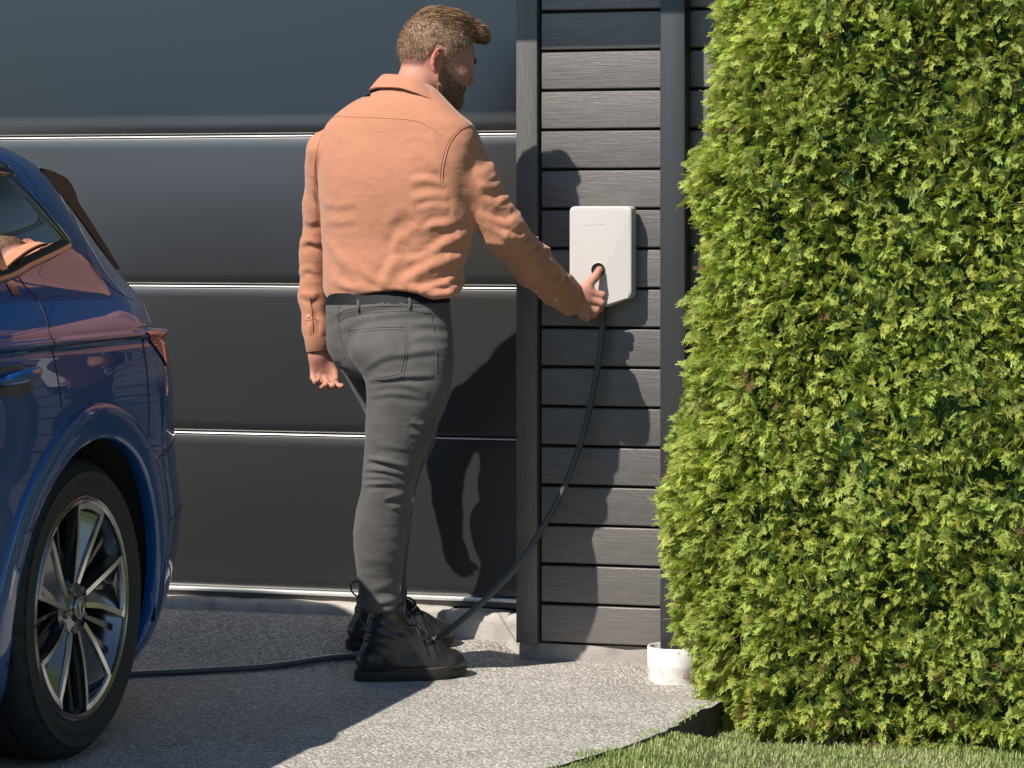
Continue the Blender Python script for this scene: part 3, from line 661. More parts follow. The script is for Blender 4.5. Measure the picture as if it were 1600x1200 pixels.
# ---- wheels: built once about the origin, outer face towards +X
def make_wheel(detail=True):
    tp = [(.250, -.03), (.262, -.014), (.272, -.004), (.286, .0005), (.288, .0022), (.292, .0022), (.294, .0006), (.305, .001), (.318, -.001), (.320, .0006), (.323, .0002), (.325, -.004), (.335, -.011), (.345, -.022), (.351, -.036), (.354, -.05), (.354, -.066), (.346, -.067), (.346, -.075), (.3552, -.076), (.3556, -.114), (.347, -.115), (.347, -.123), (.3556, -.124), (.355, -.165), (.346, -.166), (.346, -.174), (.353, -.175), (.349, -.20), (.335, -.222), (.31, -.232), (.262, -.228), (.25, -.215)]
    wh = lathe('wheel', [(.246, -.20), (.240, -.10), (.238, -.05), (.246, -.028), (.258, -.019), (.2645, -.012), (.2655, -.008), (.262, -.006), (.2545, -.010), (.252, -.02), (.246, -.03), (.232, -.06), (.23, -.1), (.232, -.2)], MAT['dark_alloy'], car, 96, 'X', sharp=40)
    ty = lathe('tyre', tp, MAT['tyre'], wh, 144, 'X', sharp=50)
    co = np.zeros(len(ty.data.vertices) * 3); ty.data.vertices.foreach_get('co', co); co = co.reshape(-1, 3); r = np.hypot(co[:, 1], co[:, 2]); K = len(tp); idx = np.arange(len(co)); sec = idx // K; prof = idx % K
    cut = ((sec % 4) == 0) & (((prof >= 11) & (prof <= 14)) | ((prof >= 26) & (prof <= 28))); f = np.where(cut, (r - .006) / r, 1); co[:, 1:] *= f[:, None]; ty.data.vertices.foreach_set('co', co.ravel()); ty.data.update()
    if not detail: return wh
    lathe('brake_disc', [(.06, -.115), (.165, -.115), (.165, -.135), (.06, -.135)], MAT['disc'], wh, 48, 'X')
    lathe('rim_lip', [(.2470, -.0145), (.2482, -.0085), (.2540, -.0070), (.2560, -.0085)], MAT['dark_alloy'], wh, 96, 'X')
    lathe('hub', [(0, -.022), (.030, -.022), (.034, -.026), (.060, -.030), (.070, -.040), (.072, -.07), (0, -.07)], MAT['dark_alloy'], wh, 40, 'X')
    pol = lambda a, r, x: (x, r * math.sin(math.radians(a)), r * math.cos(math.radians(a)))
    for k in range(5):
        a0 = k * 72 - 4
        # broad blade between the two polished edges, twisted inwards
        lead = [(a0 - 8, .062, -.026), (a0 - 3, .12, -.018), (a0, .19, -.012), (a0 + 1, .247, -.010)]
        trail = [(a0 + 32, .058, -.030), (a0 + 33, .12, -.021), (a0 + 36, .19, -.014), (a0 + 38, .247, -.011)]
        mid = [(a0 + 10, .055, -.036), (a0 + 14, .12, -.044), (a0 + 17, .19, -.046), (a0 + 19, .244, -.040)]
        Ls, Ts, Ms = (catmull([pol(*p) for p in c], 5) for c in (lead, trail, mid)); n = len(Ls)
        V = np.concatenate([Ls, Ms, Ts, Ls + [-.03, 0, 0], Ts + [-.03, 0, 0]]); Fc = []
        for a in range(n - 1): Fc += [(a, a + 1, n + a + 1, n + a), (n + a, n + a + 1, 2 * n + a + 1, 2 * n + a), (3 * n + a, 3 * n + a + 1, a + 1, a), (2 * n + a, 2 * n + a + 1, 4 * n + a + 1, 4 * n + a), (3 * n + a + 1, 3 * n + a, 4 * n + a, 4 * n + a + 1)]
        mesh_obj('spoke', V, Fc, MAT['dark_alloy'], wh, True, 30)
        # polished edge: leading line, rim arc, trailing line
        arc = [pol(a, .2475, -.0095) for a in np.linspace(a0 + 1, a0 + 38, 9)]
        L2 = np.concatenate([Ls, arc[1:-1], Ts[::-1]]); inn = []
        cen = np.array(pol(a0 + 17, .16, -.02))
        T = np.gradient(L2, axis=0); T /= np.linalg.norm(T, axis=1)[:, None]; nr = np.cross(T, [1, 0, 0]); sg = np.sign((nr * (cen - L2)).sum(1))[:, None]; inn = L2 + nr * sg * .0135
        m_ = len(L2); V = np.concatenate([L2 + [.0022, 0, 0], inn + [.0016, 0, 0], L2 - [.006, 0, 0], inn - [.006, 0, 0]])
        Fc = []
        for a in range(m_ - 1): Fc += [(a, a + 1, m_ + a + 1, m_ + a), (2 * m_ + a + 1, 2 * m_ + a, a, a + 1)[::-1], (m_ + a, m_ + a + 1, 3 * m_ + a + 1, 3 * m_ + a)]
        mesh_obj('polished_edge', V, Fc, MAT['polished'], wh, True, 40)
        # recessed bars in the gap between the blades
        for da, w_ in ((44, 3.0), (58, 2.6)):
            A = [pol(a0 + da - w_, .06, -.055), pol(a0 + da - w_ * .7, .246, -.034), pol(a0 + da + w_ * .7, .246, -.034), pol(a0 + da + w_, .06, -.055)]
            V = A + [(x - .025, y, z) for x, y, z in A]; mesh_obj('recessed_bar', V, [(0, 1, 2, 3), (4, 5, 1, 0), (3, 2, 6, 7)], MAT['dark_alloy'], wh, False)
        b_ = lathe('wheel_bolt', [(0, .012), (.008, .012), (.0095, .009), (.0095, -.02)], MAT['disc'], wh, 12, 'X'); b_.location = pol(a0 + 50, .053, -.036)
    # centre cap with its ring and winged arrow
    lathe('hub_cap', [(0, -.0165), (.026, -.0168), (.0295, -.0195), (.0305, -.026)], MAT['gloss_black'], wh, 40, 'X')
    lathe('emblem_ring', [(.0225, -.0166), (.0232, -.0152), (.0248, -.0152), (.0255, -.0166)], MAT['polished'], wh, 40, 'X')
    em = [((-.002, -.017), (.002, -.017), (.002, .002), (-.002, .002)), ((-.0045, -.012), (.0045, -.012), (0, -.019)), ((-.001, .0), (.003, .0), (.014, .014), (.0095, .0165)), ((-.0025, .001), (.0005, .001), (.0065, .0185), (.0025, .0195)), ((-.004, .001), (-.0018, .001), (-.002, .0195), (-.0055, .0185)), ((-.006, -.003), (-.003, -.001), (-.0075, .016), (-.011, .0135))]
    V, Fc = [], []
    for p in em:
        s0 = len(V); V += [(-.0153, y, z) for y, z in p] + [(-.018, y, z) for y, z in p]; m_ = len(p); Fc += [tuple(s0 + a for a in range(m_)), tuple(s0 + m_ + a for a in range(m_))[::-1]] + [(s0 + a, s0 + m_ + a, s0 + m_ + (a + 1) % m_, s0 + (a + 1) % m_) for a in range(m_)]
    mesh_obj('emblem', V, Fc, MAT['polished'], wh, False)
    return wh
wh = make_wheel(True); wh.location = (-.573 - BASE[0], AX_R - BASE[1], WZ); wh.rotation_euler = (math.radians(3), 0, 0)
proto = [wh] + list(wh.children)
for (x, y, rz) in ((-.573, AX_F, 0), (2 * XC + .573, AX_R, math.pi), (2 * XC + .573, AX_F, math.pi)):
    r = wh.copy(); col.objects.link(r); r.parent = car; r.location = (x - BASE[0], y - BASE[1], WZ); r.rotation_euler = (math.radians(40), 0, rz)
    for c in wh.children:
        d = c.copy(); col.objects.link(d); d.parent = r

# ---------------------------------------------------------------- charging cable
MAT['cable'] = plain('charging_cable_sheath', (.060, .066, .070), .42, 0, .1, 30)
cp = [(.268, -.042, 1.040), (.262, -.046, 1.0), (.259, -.052, .914), (.2369, -.07, .768), (.2018, -.08, .6226), (.1438, -.11, .4688), (.0538, -.16, .3078), (-.0414, -.19, .199), (-.152, -.20, .1055), (-.215, -.205, .062), (-.27, -.21, .032), (-.33, -.22, .0115), (-.42, -.25, .0105), (-.55, -.33, .0105), (-.70, -.45, .0105), (-.93, -.605, .0105), (-1.25, -.80, .0105), (-1.6, -1.1, .0105), (-1.9, -1.8, .0105)]
cpw = catmull(cp, 8); cpw[:, 2] += np.where(cpw[:, 2] < .03, rise(cpw[:, 0], cpw[:, 1]), 0)
cb = tag(empty('charging_cable', (.272, -.055, 0)), 'dark grey charging cable hanging from the white charger, running along the ground', 'cable')
tube('cable_sheath', cpw - np.array([.272, -.055, 0]), .0092, MAT['cable'], cb, 12)

# ---------------------------------------------------------------- signed distance modelling for the man
def smin(a, b, k):
    h = np.clip(.5 + .5 * (b - a) / k, 0, 1); return b + (a - b) * h - k * h * (1 - h)
def smax(a, b, k): return -smin(-a, -b, k)
def rcone(p, a, b, ra, rb):
    a = np.asarray(a, float); b = np.asarray(b, float); d = b - a; t = np.clip(((p - a) @ d) / (d @ d), 0, 1)
    return np.linalg.norm(p - a - t[:, None] * d, axis=1) - (ra + (rb - ra) * t)
def ell(p, c, r, Rm=None):
    q = p - np.asarray(c, float)
    if Rm is not None: q = q @ Rm
    r = np.asarray(r, float); k0 = np.linalg.norm(q / r, axis=1); k1 = np.linalg.norm(q / r ** 2, axis=1) + 1e-9; return k0 * (k0 - 1) / k1
def chain(p, pts, k=.012):
    d = None
    for (a, ra), (b, rb) in zip(pts[:-1], pts[1:]):
        e = rcone(p, a, b, ra, rb); d = e if d is None else smin(d, e, k)
    return d
def within(fn, p, c, r):
    d = np.linalg.norm(p - np.asarray(c), axis=1); out = d - r + .06; m = d < r
    if m.any(): out[m] = np.minimum(fn(p[m]), out[m] + .2)
    return out
class Stack:
    """horizontal superellipse sections: rows of (height, u centre, half u, v centre, half v)"""
    def __init__(s, rows, n=2.4, ends=.02, shear=0.):
        s.sh = shear
        r = np.array(sorted(rows)); z = r[:, 0]; zz = np.linspace(z[0], z[-1], 160); s.z = zz; s.n = n; s.e = ends
        out = []
        for c in range(1, 5):                      # smooth cubic resampling
            m = np.gradient(r[:, c], z); i = np.clip(np.searchsorted(z, zz) - 1, 0, len(z) - 2); h = z[i + 1] - z[i]; t = (zz - z[i]) / h
            out.append((2 * t ** 3 - 3 * t ** 2 + 1) * r[i, c] + (t ** 3 - 2 * t ** 2 + t) * h * m[i] + (-2 * t ** 3 + 3 * t ** 2) * r[i + 1, c] + (t ** 3 - t ** 2) * h * m[i + 1])
        s.p = out
    def __call__(s, p):
        uc, a, vc, b = (np.interp(p[:, 2], s.z, c) for c in s.p)
        x = np.abs(p[:, 0] - uc) / a; y = np.abs(p[:, 1] - vc - s.sh * (p[:, 0] - uc)) / b; k = (x ** s.n + y ** s.n) ** (1 / s.n) + 1e-9
        g = np.sqrt(((x ** (s.n - 1)) / a) ** 2 + ((y ** (s.n - 1)) / b) ** 2) / k ** (s.n - 1) + 1e-9
        d = np.clip((k - 1) / g, -.3, 1.0); d = np.where(k < .3, -np.minimum(a, b) * .6, d)
        return smax(d, np.maximum(p[:, 2] - s.z[-1], s.z[0] - p[:, 2]), s.e)
def sdf_mesh(fn, lo, hi, h, blk=14, slack=1.5):
    lo = np.asarray(lo, float); nb = np.ceil((np.asarray(hi) - lo) / (h * blk)).astype(int)
    I = np.stack(np.meshgrid(*[np.arange(k) for k in nb], indexing='ij'), -1).reshape(-1, 3)
    act = I[np.abs(fn(lo + (I + .5) * h * blk)) < .5 * math.sqrt(3) * blk * h * slack]
    g = np.arange(blk + 1); G = np.stack(np.meshgrid(g, g, g, indexing='ij'), -1).reshape(-1, 3)
    cor = np.array([(a, b, c) for a in (0, 1) for b in (0, 1) for c in (0, 1)])
    eds = [(a, b) for a in range(8) for b in range(a + 1, 8) if np.abs(cor[a] - cor[b]).sum() == 1]
    OFF = 1 << 20
    key = lambda c: ((c[..., 0].astype(np.int64) + 8) * OFF + (c[..., 1] + 8)) * OFF + (c[..., 2] + 8)
    VK, VP, QF = [], [], []
    for b0 in range(0, len(act), 24):
        A = act[b0:b0 + 24]; gi = (A[:, None, :] * blk + G[None]); D = fn((lo + gi.reshape(-1, 3) * h)).reshape(len(A), blk + 1, blk + 1, blk + 1)
        cv = np.stack([D[:, c[0]:c[0] + blk, c[1]:c[1] + blk, c[2]:c[2] + blk] for c in cor], -1); neg = cv < 0
        mix = neg.any(-1) & ~neg.all(-1); w = np.argwhere(mix)
        if len(w) == 0: continue
        c8 = cv[mix]; s = np.zeros((len(w), 3)); cnt = np.zeros(len(w))
        for a, b in eds:
            x = (c8[:, a] < 0) != (c8[:, b] < 0); t = np.where(x, c8[:, a] / (c8[:, a] - c8[:, b] + 1e-20), 0)
            s += np.where(x[:, None], cor[a] + (cor[b] - cor[a]) * t[:, None], 0); cnt += x
        cell = A[w[:, 0]] * blk + w[:, 1:]; VK.append(key(cell)); VP.append(lo + (cell + s / cnt[:, None]) * h)
        for ax in range(3):
            sl0 = D[:, :blk, :blk, :blk]; sh = [slice(0, blk)] * 3; sh[ax] = slice(1, blk + 1); sl1 = D[(slice(None),) + tuple(sh)]
            e = np.argwhere((sl0 < 0) != (sl1 < 0))
            if len(e) == 0: continue
            cell = A[e[:, 0]] * blk + e[:, 1:]; o1 = np.zeros(3, int); o2 = np.zeros(3, int); o1[(ax + 1) % 3] = 1; o2[(ax + 2) % 3] = 1
            q = np.stack([key(cell - o1 - o2), key(cell - o2), key(cell), key(cell - o1)], 1)
            fl = sl0[tuple(e.T)] < 0; q = np.where(fl[:, None], q, q[:, ::-1]); QF.append(q)
    VK = np.concatenate(VK); VP = np.concatenate(VP); Q = np.concatenate(QF); o = np.argsort(VK); VK = VK[o]; VP = VP[o]
    ix = np.clip(np.searchsorted(VK, Q), 0, len(VK) - 1); ok = (VK[ix] == Q).all(1); return VP, ix[ok]
def relax(V, Q, it=2, lam=.5):
    for _ in range(it):
        S = np.zeros_like(V); c = np.zeros(len(V))
        for a in range(4):
            for b in ((a + 1) % 4, (a + 3) % 4): np.add.at(S, Q[:, a], V[Q[:, b]]); np.add.at(c, Q[:, a], 1)
        V = V + lam * (S / np.maximum(c, 1)[:, None] - V)
    return V
def normals(V, Q):
    n = np.cross(V[Q[:, 2]] - V[Q[:, 0]], V[Q[:, 3]] - V[Q[:, 1]]); N = np.zeros_like(V)
    for a in range(4): np.add.at(N, Q[:, a], n)
    return N / (np.linalg.norm(N, axis=1)[:, None] + 1e-12)

# ---------------------------------------------------------------- the man; local axes: u along the picture of him, v away, w up (metres)
man = tag(empty('person', (-.192, -.432, 0), TH), 'bearded person in orange shirt, grey jeans and black boots pressing the wall charger', 'person')
def B(a, b, v=0.):                               # figure drawing units (1.77 mm) -> metres in the man's own frame
    k = 1 + v / 7.794; return np.array([((a - 800) * k + 160) * .0017714 + 0.0003, v, 1.27 - (b - 345) * .0017714 * k])
def toB(P):
    k = 1 + P[:, 1] / 7.794; return (P[:, 0] / .0017714 - 160) / k + 800, 345 + (1.27 - P[:, 2]) / (.0017714 * k)
def rowsB(T): 
    out = []
    for py, l, r, v, b in T:
        A, C_ = B(l, py, v), B(r, py, v); out.append((A[2], (A[0] + C_[0]) / 2, (C_[0] - A[0]) / 2, v, b))
    return out
def fold(V, N, lines, face=-.15):
    """cloth folds: drawn lines raise a ridge and sink a valley below it"""
    X, Y = toB(V); disp = np.zeros(len(V)); vis = smooth01((-N[:, 1] - face) / .35)
    for pts, wd, amp in lines:
        P = catmull(pts, 4) if len(pts) > 2 else np.array(pts, float)
        x0, y0 = P.min(0) - 4 * wd; x1, y1 = P.max(0) + 4 * wd; m = np.where((X > x0) & (X < x1) & (Y > y0) & (Y < y1))[0]
        if len(m) == 0: continue
        q = np.stack([X[m], Y[m]], 1); best = np.full(len(m), 1e9); sg = np.zeros(len(m)); al = np.zeros(len(m)); n = len(P) - 1
        for i in range(n):
            a, d = P[i], P[i + 1] - P[i]; L2 = d @ d + 1e-9; t = np.clip(((q - a) @ d) / L2, 0, 1); r = q - a - t[:, None] * d; dist = np.linalg.norm(r, axis=1)
            b = dist < best; best[b] = dist[b]; sg[b] = np.sign(d[0] * r[b, 1] - d[1] * r[b, 0]); al[b] = (i + t[b]) / n
        s = best / wd * sg; tap = np.sin(np.clip(al, 0, 1) * math.pi) ** .6
        prof = np.exp(-(s + .7) ** 2 * 1.1) - .75 * np.exp(-(s - .75) ** 2 * 1.3)
        disp[m] += amp * .001 * prof * tap
    return V + N * (disp * vis)[:, None]
# --- materials
def skin_mat():
    M = Mat('skin'); n = M.noise(22, detail=4); n2 = M.noise(420, detail=2)
    at = M.node('Attribute', attribute_name='tint')
    base = M.mix(1, M.ramp(n.outputs[0], [(.3, (.42, .195, .140)), (.7, (.50, .25, .187))]), at.outputs['Color'], 'MULTIPLY')
    M.set(Base_Color=base, Roughness=.6, Subsurface_Weight=.12, Subsurface_Radius=(.012, .005, .003), Subsurface_Scale=.6, Specular_IOR_Level=.25); M.bump(n2.outputs[0], .18, .0006); return M.m
def cloth(name, c, weave, var, rough=.9, fine=.0006, sheen=.25, wr=0.):
    M = Mat(name); n = M.noise(9, detail=5); n2 = M.noise(weave, detail=2); n3 = M.noise(30, (1, 1, 1.6), 6, .6); rg = M.node('Math', operation='ABSOLUTE'); sb = M.node('Math', operation='SUBTRACT'); sb.inputs[1].default_value = .5; M.l.new(n3.outputs[0], sb.inputs[0]); M.l.new(sb.outputs[0], rg.inputs[0])
    M.set(Base_Color=M.mix(n2.outputs[0], M.ramp(n.outputs[0], [(.3, [x * (1 - var) for x in c]), (.7, [x * (1 + var) for x in c])]), [x * 1.12 for x in c]), Roughness=rough, Sheen_Weight=sheen, Sheen_Roughness=.5, Specular_IOR_Level=.2)
    b = M.bump(rg.outputs[0], wr, .010); M.bump(n2.outputs[0], .35, fine, b); return M.m
MAT['skin'] = skin_mat()
MAT['shirt'] = cloth('rust_orange_cotton', (.435, .192, .113), 700, .07, wr=.22)
MAT['shirt_seam'] = cloth('rust_orange_seam', (.42, .185, .108), 700, .05)
MAT['jeans'] = cloth('washed_grey_denim', (.088, .084, .080), 900, .36, wr=.14, fine=.0008, sheen=.1)
MAT['jseam'] = cloth('grey_denim_seam', (.080, .077, .074), 900, .1)
MAT['leather'] = plain('black_boot_leather', (.022, .021, .021), .27, 0, .3, 40, .25, 240, .0012)
MAT['sole'] = plain('dark_rubber_sole', (.016, .014, .012), .6, 0, .3, 60, .3, 200, .001)
MAT['welt'] = plain('welt_stitching', (.06, .045, .028), .7, 0, .6, 300)
MAT['lace'] = plain('black_lace', (.018, .017, .016), .8)
MAT['lace_tan'] = plain('tan_flecked_loop', (.10, .075, .05), .8, 0, .7, 500)
MAT['belt'] = plain('black_belt_leather', (.006, .006, .006), .62, spec=.25)
MAT['button'] = plain('shirt_button', (.62, .42, .30), .3)
def hair_mat(name, a, b):
    M = Mat(name); at = M.node('Attribute', attribute_name='tint'); M.set(Base_Color=M.mix(1, at.outputs['Color'], (1, 1, 1), 'MULTIPLY'), Roughness=.6, Specular_IOR_Level=.22); return M.m
MAT['hair'] = hair_mat('brown_hair', 0, 0)

# --- shirt
TORSO = Stack(rowsB([(132, 606, 672, -0.035, .055), (142, 586, 684, -0.037, .078), (157, 553, 698, -0.040, .094), (176, 524, 716, -0.042, .104), (195, 506, 737, -0.045, .112), (212, 499, 744, -0.045, .117), (240, 495, 742, -0.045, .123), (275, 494, 735, -0.042, .128), (310, 496, 733, -0.035, .131), (345, 498, 739, -0.026, .131), (380, 500, 735, -0.014, .129), (410, 502, 726, -0.012, .128), (435, 502, 722, -0.004, .131), (452, 503, 719, -0.002, .131), (463, 507, 711, 0.000, .124), (471, 513, 697, 0.001, .113), (477, 524, 680, 0.002, .10)]), 2.35, .012, -.40)
SLR = [(B(714, 230, -.095), .066), (B(742, 285, -.105), .061), (B(786, 360, -.08), .0575), (B(832, 413, .03), .0555), (B(872, 452, .145), .0475), (B(889, 467, .188), .0415)]
SLL = [(B(510, 236, .055), .057), (B(504, 320, .135), .0515), (B(499, 395, .195), .0525), (B(493, 462, .21), .0455), (B(495, 512, .205), .0385), (B(498, 541, .202), .0325)]
HEM = [(480, 476), (512, 474), (545, 467), (580, 457), (620, 452), (655, 456), (690, 463), (712, 462), (740, 458)]
HU = [B(a, b, .0)[0] for a, b in HEM]; HW_ = [B(a, b, .0)[2] for a, b in HEM]
def f_shirt(p):
    t = smin(TORSO(p), rcone(p, B(650, 450, -.145), B(700, 452, -.14), .009, .012), .02); t = smin(t, rcone(p, B(700, 452, -.14), B(722, 440, -.09), .012, .008), .015)
    t = smax(t, np.interp(p[:, 0], HU, HW_) - p[:, 2], .006)
    return smin(smin(t, chain(p, SLR, .02), .028), chain(p, SLL, .02), .012)
V, Q = sdf_mesh(f_shirt, (-.36, -.32, .92), (.55, .34, 1.70), .0045); V = relax(V, Q, 2); N = normals(V, Q)
SF = [  # folds: points, width, height in mm
 ([(742, 352), (700, 372), (660, 398), (632, 402)], 9, 7), ([(735, 392), (690, 402), (655, 418), (622, 440)], 10, 9), ([(726, 418), (690, 440), (655, 447)], 7, 7), ([(722, 440), (700, 452), (672, 452), (640, 446)], 6, 7),
 ([(715, 458), (690, 455), (662, 460)], 5, 5), ([(698, 288), (668, 276), (640, 280)], 7, 4), ([(702, 302), (670, 300), (640, 306)], 8, 4), ([(704, 322), (676, 318), (650, 326)], 7, 3.5), ([(700, 255), (688, 232), (676, 205)], 8, 3), ([(690, 262), (668, 240), (650, 222)], 9, 2.5),
 ([(706, 345), (680, 346), (655, 360)], 7, 4), ([(640, 330), (622, 342), (615, 360)], 12, -4), ([(640, 366), (618, 372), (612, 395)], 9, 5), ([(618, 395), (600, 425), (592, 452)], 9, 5), ([(520, 400), (545, 425), (560, 455)], 10, 4), ([(504, 375), (522, 400), (530, 430)], 8, 3.5), ([(505, 350), (535, 352), (560, 346)], 7, 2), ([(500, 320), (530, 326), (560, 320)], 7, 2), ([(560, 420), (580, 440), (612, 448)], 8, 4), ([(660, 345), (640, 356), (600, 360)], 8, 2.5),
 ([(515, 440), (540, 452), (575, 460)], 7, 4),
 # right sleeve
 ([(768, 252), (758, 262), (740, 264)], 7, 2.9), ([(782, 280), (768, 288), (748, 284)], 6, 3.6), ([(795, 300), (776, 312), (752, 306)], 6, 3.6), ([(806, 332), (792, 345), (764, 338), (752, 326)], 6, 4.7), ([(828, 352), (812, 368), (786, 362), (762, 345)], 6, 5.4), ([(838, 362), (824, 380), (800, 384), (775, 372)], 7, 4.3), ([(850, 378), (832, 398), (808, 404)], 7, 3.6), ([(862, 396), (846, 416), (820, 426)], 8, 2.9), ([(880, 425), (868, 438), (845, 450)], 6, 2.5), ([(735, 240), (748, 275), (752, 300)], 9, 2.2), ([(722, 300), (740, 340), (765, 375)], 8, 2.9), ([(780, 395), (815, 425), (850, 445)], 9, 2.2),
 # left sleeve
 ([(470, 385), (485, 380), (500, 388)], 6, 5), ([(472, 345), (486, 352), (498, 346)], 7, 4), ([(476, 285), (486, 300), (496, 320)], 7, 3), ([(468, 430), (482, 424), (498, 432)], 6, 4), ([(469, 460), (484, 468), (500, 462)], 6, 4), ([(484, 470), (490, 500), (488, 540)], 6, -5), ([(497, 240), (494, 290), (500, 350)], 4, -3)]
V = fold(V, N, SF); N = normals(V, Q)
X, Y = toB(V); amp = .0005 + .0020 * smooth01((X - 560) / 180) * smooth01((Y - 300) / 120) + .0012 * smooth01((X - 745) / 30)
V = V + N * (amp * vnoise(V * np.array([26, 26, 34]), 51) + .5 * amp * vnoise(V * 70, 52) + .0003 * vnoise(V * np.array([40, 40, 120]), 53))[:, None]
rdg = (1 - np.abs(vnoise(V * np.array([11, 11, 24]) + 3 * vnoise(V * 6, 55)[:, None] * .4, 54))) ** 4; rdg2 = (1 - np.abs(vnoise(V * np.array([24, 24, 17]), 56))) ** 5
V = V + N * ((.0007 + .0022 * smooth01((X - 600) / 120) * smooth01((Y - 250) / 120) + .0016 * smooth01((X - 745) / 30) + .0012 * smooth01((505 - X) / 20)) * (rdg + .6 * rdg2))[:, None]
shirt = mesh_obj('shirt', V, Q, MAT['shirt'], man)
bvh_shirt = BVHTree.FromPolygons(V.tolist(), Q.tolist())
def drape(bvh, pts, n=8, off=.0012):
    """lay a drawn line on the cloth surface"""
    out = []
    for a, b in catmull(pts, n):
        o = Vector(B(a, b, -.6)); e = Vector(B(a, b, .6)); hit = bvh.ray_cast(o, (e - o).normalized())
        if hit[0] is not None: out.append(np.array(hit[0]) + np.array(hit[1]) * off)
    return np.array(out)
def seamline(name, bvh, pts, r, m, parent, off=.0006, k=5):
    P = drape(bvh, pts, 8, off)
    if len(P) > 2:
        P = np.concatenate([P[:1], (P[:-2] + P[1:-1] * 2 + P[2:]) / 4, P[-1:]]); return tube(name, P, r, m, parent, k)
seamline('yoke_seam', bvh_shirt, [(514, 186), (530, 182), (560, 183), (610, 185), (650, 189), (676, 201), (690, 212)], .0011, MAT['shirt_seam'], shirt)
for dx in (0, 4): seamline('armhole_seam', bvh_shirt, [(738 - dx, 195 - dx * .3), (720 - dx, 203), (704 - dx, 222), (696 - dx, 245), (692 - dx, 268), (691 - dx, 284)], .0018 if dx == 0 else .0009, MAT['shirt_seam'], shirt)
seamline('armhole_seam', bvh_shirt, [(503, 210), (496, 232), (492, 262), (496, 300)], .0013, MAT['shirt_seam'], shirt)
for pts in ([(855, 476), (866, 462), (879, 446), (888, 434)], [(470, 497), (481, 500), (492, 498)]): seamline('cuff_seam', bvh_shirt, pts, .0013, MAT['shirt_seam'], shirt)
seamline('placket_edge', bvh_shirt, [(484, 462), (487, 490), (489, 520), (492, 545)], .0016, MAT['shirt_seam'], shirt)
for a, b in ((838, 453), (868, 467), (482, 494)):
    P = drape(bvh_shirt, [(a, b), (a + .1, b), (a + .2, b)], 1, .001)
    if len(P):
        bt = lathe('button', [(0, .0016), (.0035, .002), (.0048, .001), (.005, -.001)], MAT['button'], shirt, 14); bt.location = P[0]; bt.rotation_euler = (math.radians(80), 0, 0)
def cuff(pts, rad, name='cuff'):
    P = np.array(pts); n = 28; V = []; ax = P[-1] - P[0]; ax /= np.linalg.norm(ax); u = np.cross(ax, [0, 1., 0]); u /= np.linalg.norm(u); w = np.cross(ax, u); an = np.linspace(0, 2 * math.pi, n, endpoint=False)
    prof = [(0, rad[0] - .004), (.0, rad[0] + .0005), (.5, (rad[0] + rad[1]) / 2 + .0012), (1, rad[1] + .0006), (1.02, rad[1] - .0012), (.7, rad[1] - .004)]
    for t, r in prof: V.append(P[0] + (P[-1] - P[0]) * t + r * (1 + .05 * np.sin(3 * an + 1))[:, None] * (np.cos(an)[:, None] * u + np.sin(an)[:, None] * w))
    return mesh_obj(name, np.concatenate(V), [(a * n + b, a * n + (b + 1) % n, (a + 1) * n + (b + 1) % n, (a + 1) * n + b) for a in range(len(prof) - 1) for b in range(n)], MAT['shirt'], shirt, True, 50)
cuff([B(866, 446, .148), B(896, 472, .196)], (.0525, .0450)); cuff([B(494, 500, .206), B(498, 548, .202)], (.0425, .0352))
# collar: stand and fall folded over it
def ringB(l, near, r, far):
    pts = [B(*l), B(*near), B(*r), B(*far)]; return catmull(pts, 14, True)
rings = [ringB((600, 142, -0.010), (645, 142, -0.115), (682.0, 172, -0.060), (640, 172, 0.030)), ringB((600, 121, -0.010), (645, 122, -0.115), (682.0, 155, -0.060), (640, 158, 0.040)), ringB((594, 119.5, -0.010), (643, 120.5, -0.121), (688.3, 156, -0.076), (640, 157, 0.046)), ringB((588, 126, -0.012), (640, 129, -0.128), (694.1, 162, -0.099), (640, 165, 0.055)), ringB((576, 141, -0.020), (634, 139, -0.139), (700.8, 173, -0.128), (640, 178, 0.065)), ringB((578, 143, -0.020), (634, 140.5, -0.135), (697.4, 174, -0.122), (640, 178, 0.060))]
K = len(rings[0]); CV = np.concatenate(rings); CV = CV + .0012 * vnoise(CV * 45, 61)[:, None] * np.array([1, 1, 1])
CF = [(a * K + b, a * K + (b + 1) % K, (a + 1) * K + (b + 1) % K, (a + 1) * K + b) for a in range(len(rings) - 1) for b in range(K)]
mesh_obj('collar', CV, CF, MAT['shirt'], shirt, True, 70)

# --- jeans
PEL = Stack(rowsB([(458, 514, 698, -0.010, .10), (468, 509, 702, -0.005, .112), (490, 507, 704, 0.000, .122), (515, 508, 706, 0.005, .128), (545, 513, 707, 0.010, .128), (572, 526, 707, 0.013, .12), (592, 548, 705, 0.015, .10)]), 2.3, .02, -.30)
LEGR = Stack(rowsB([(470, 585, 688, -0.035, .05), (495, 570, 696, -0.050, .066), (520, 557, 701, -0.072, .08), (545, 548, 705, -0.090, .09), (575, 562, 706, -0.092, .092), (600, 571, 705, -0.092, .092), (625, 573, 700, -0.088, .09), (655, 571, 688, -0.081, .086), (700, 570, 669, -0.072, .078), (740, 566, 653, -0.065, .069), (762, 565, 648, -0.062, .066), (790, 558, 644, -0.055, .064), (830, 552, 639, -0.044, .063), (870, 554, 633, -0.031, .059), (905, 559, 627, -0.017, .053), (930, 562, 625, -0.009, .051), (944, 560, 628, -0.007, .054), (954, 566, 622, -0.004, .05)]), 2.15, .008)
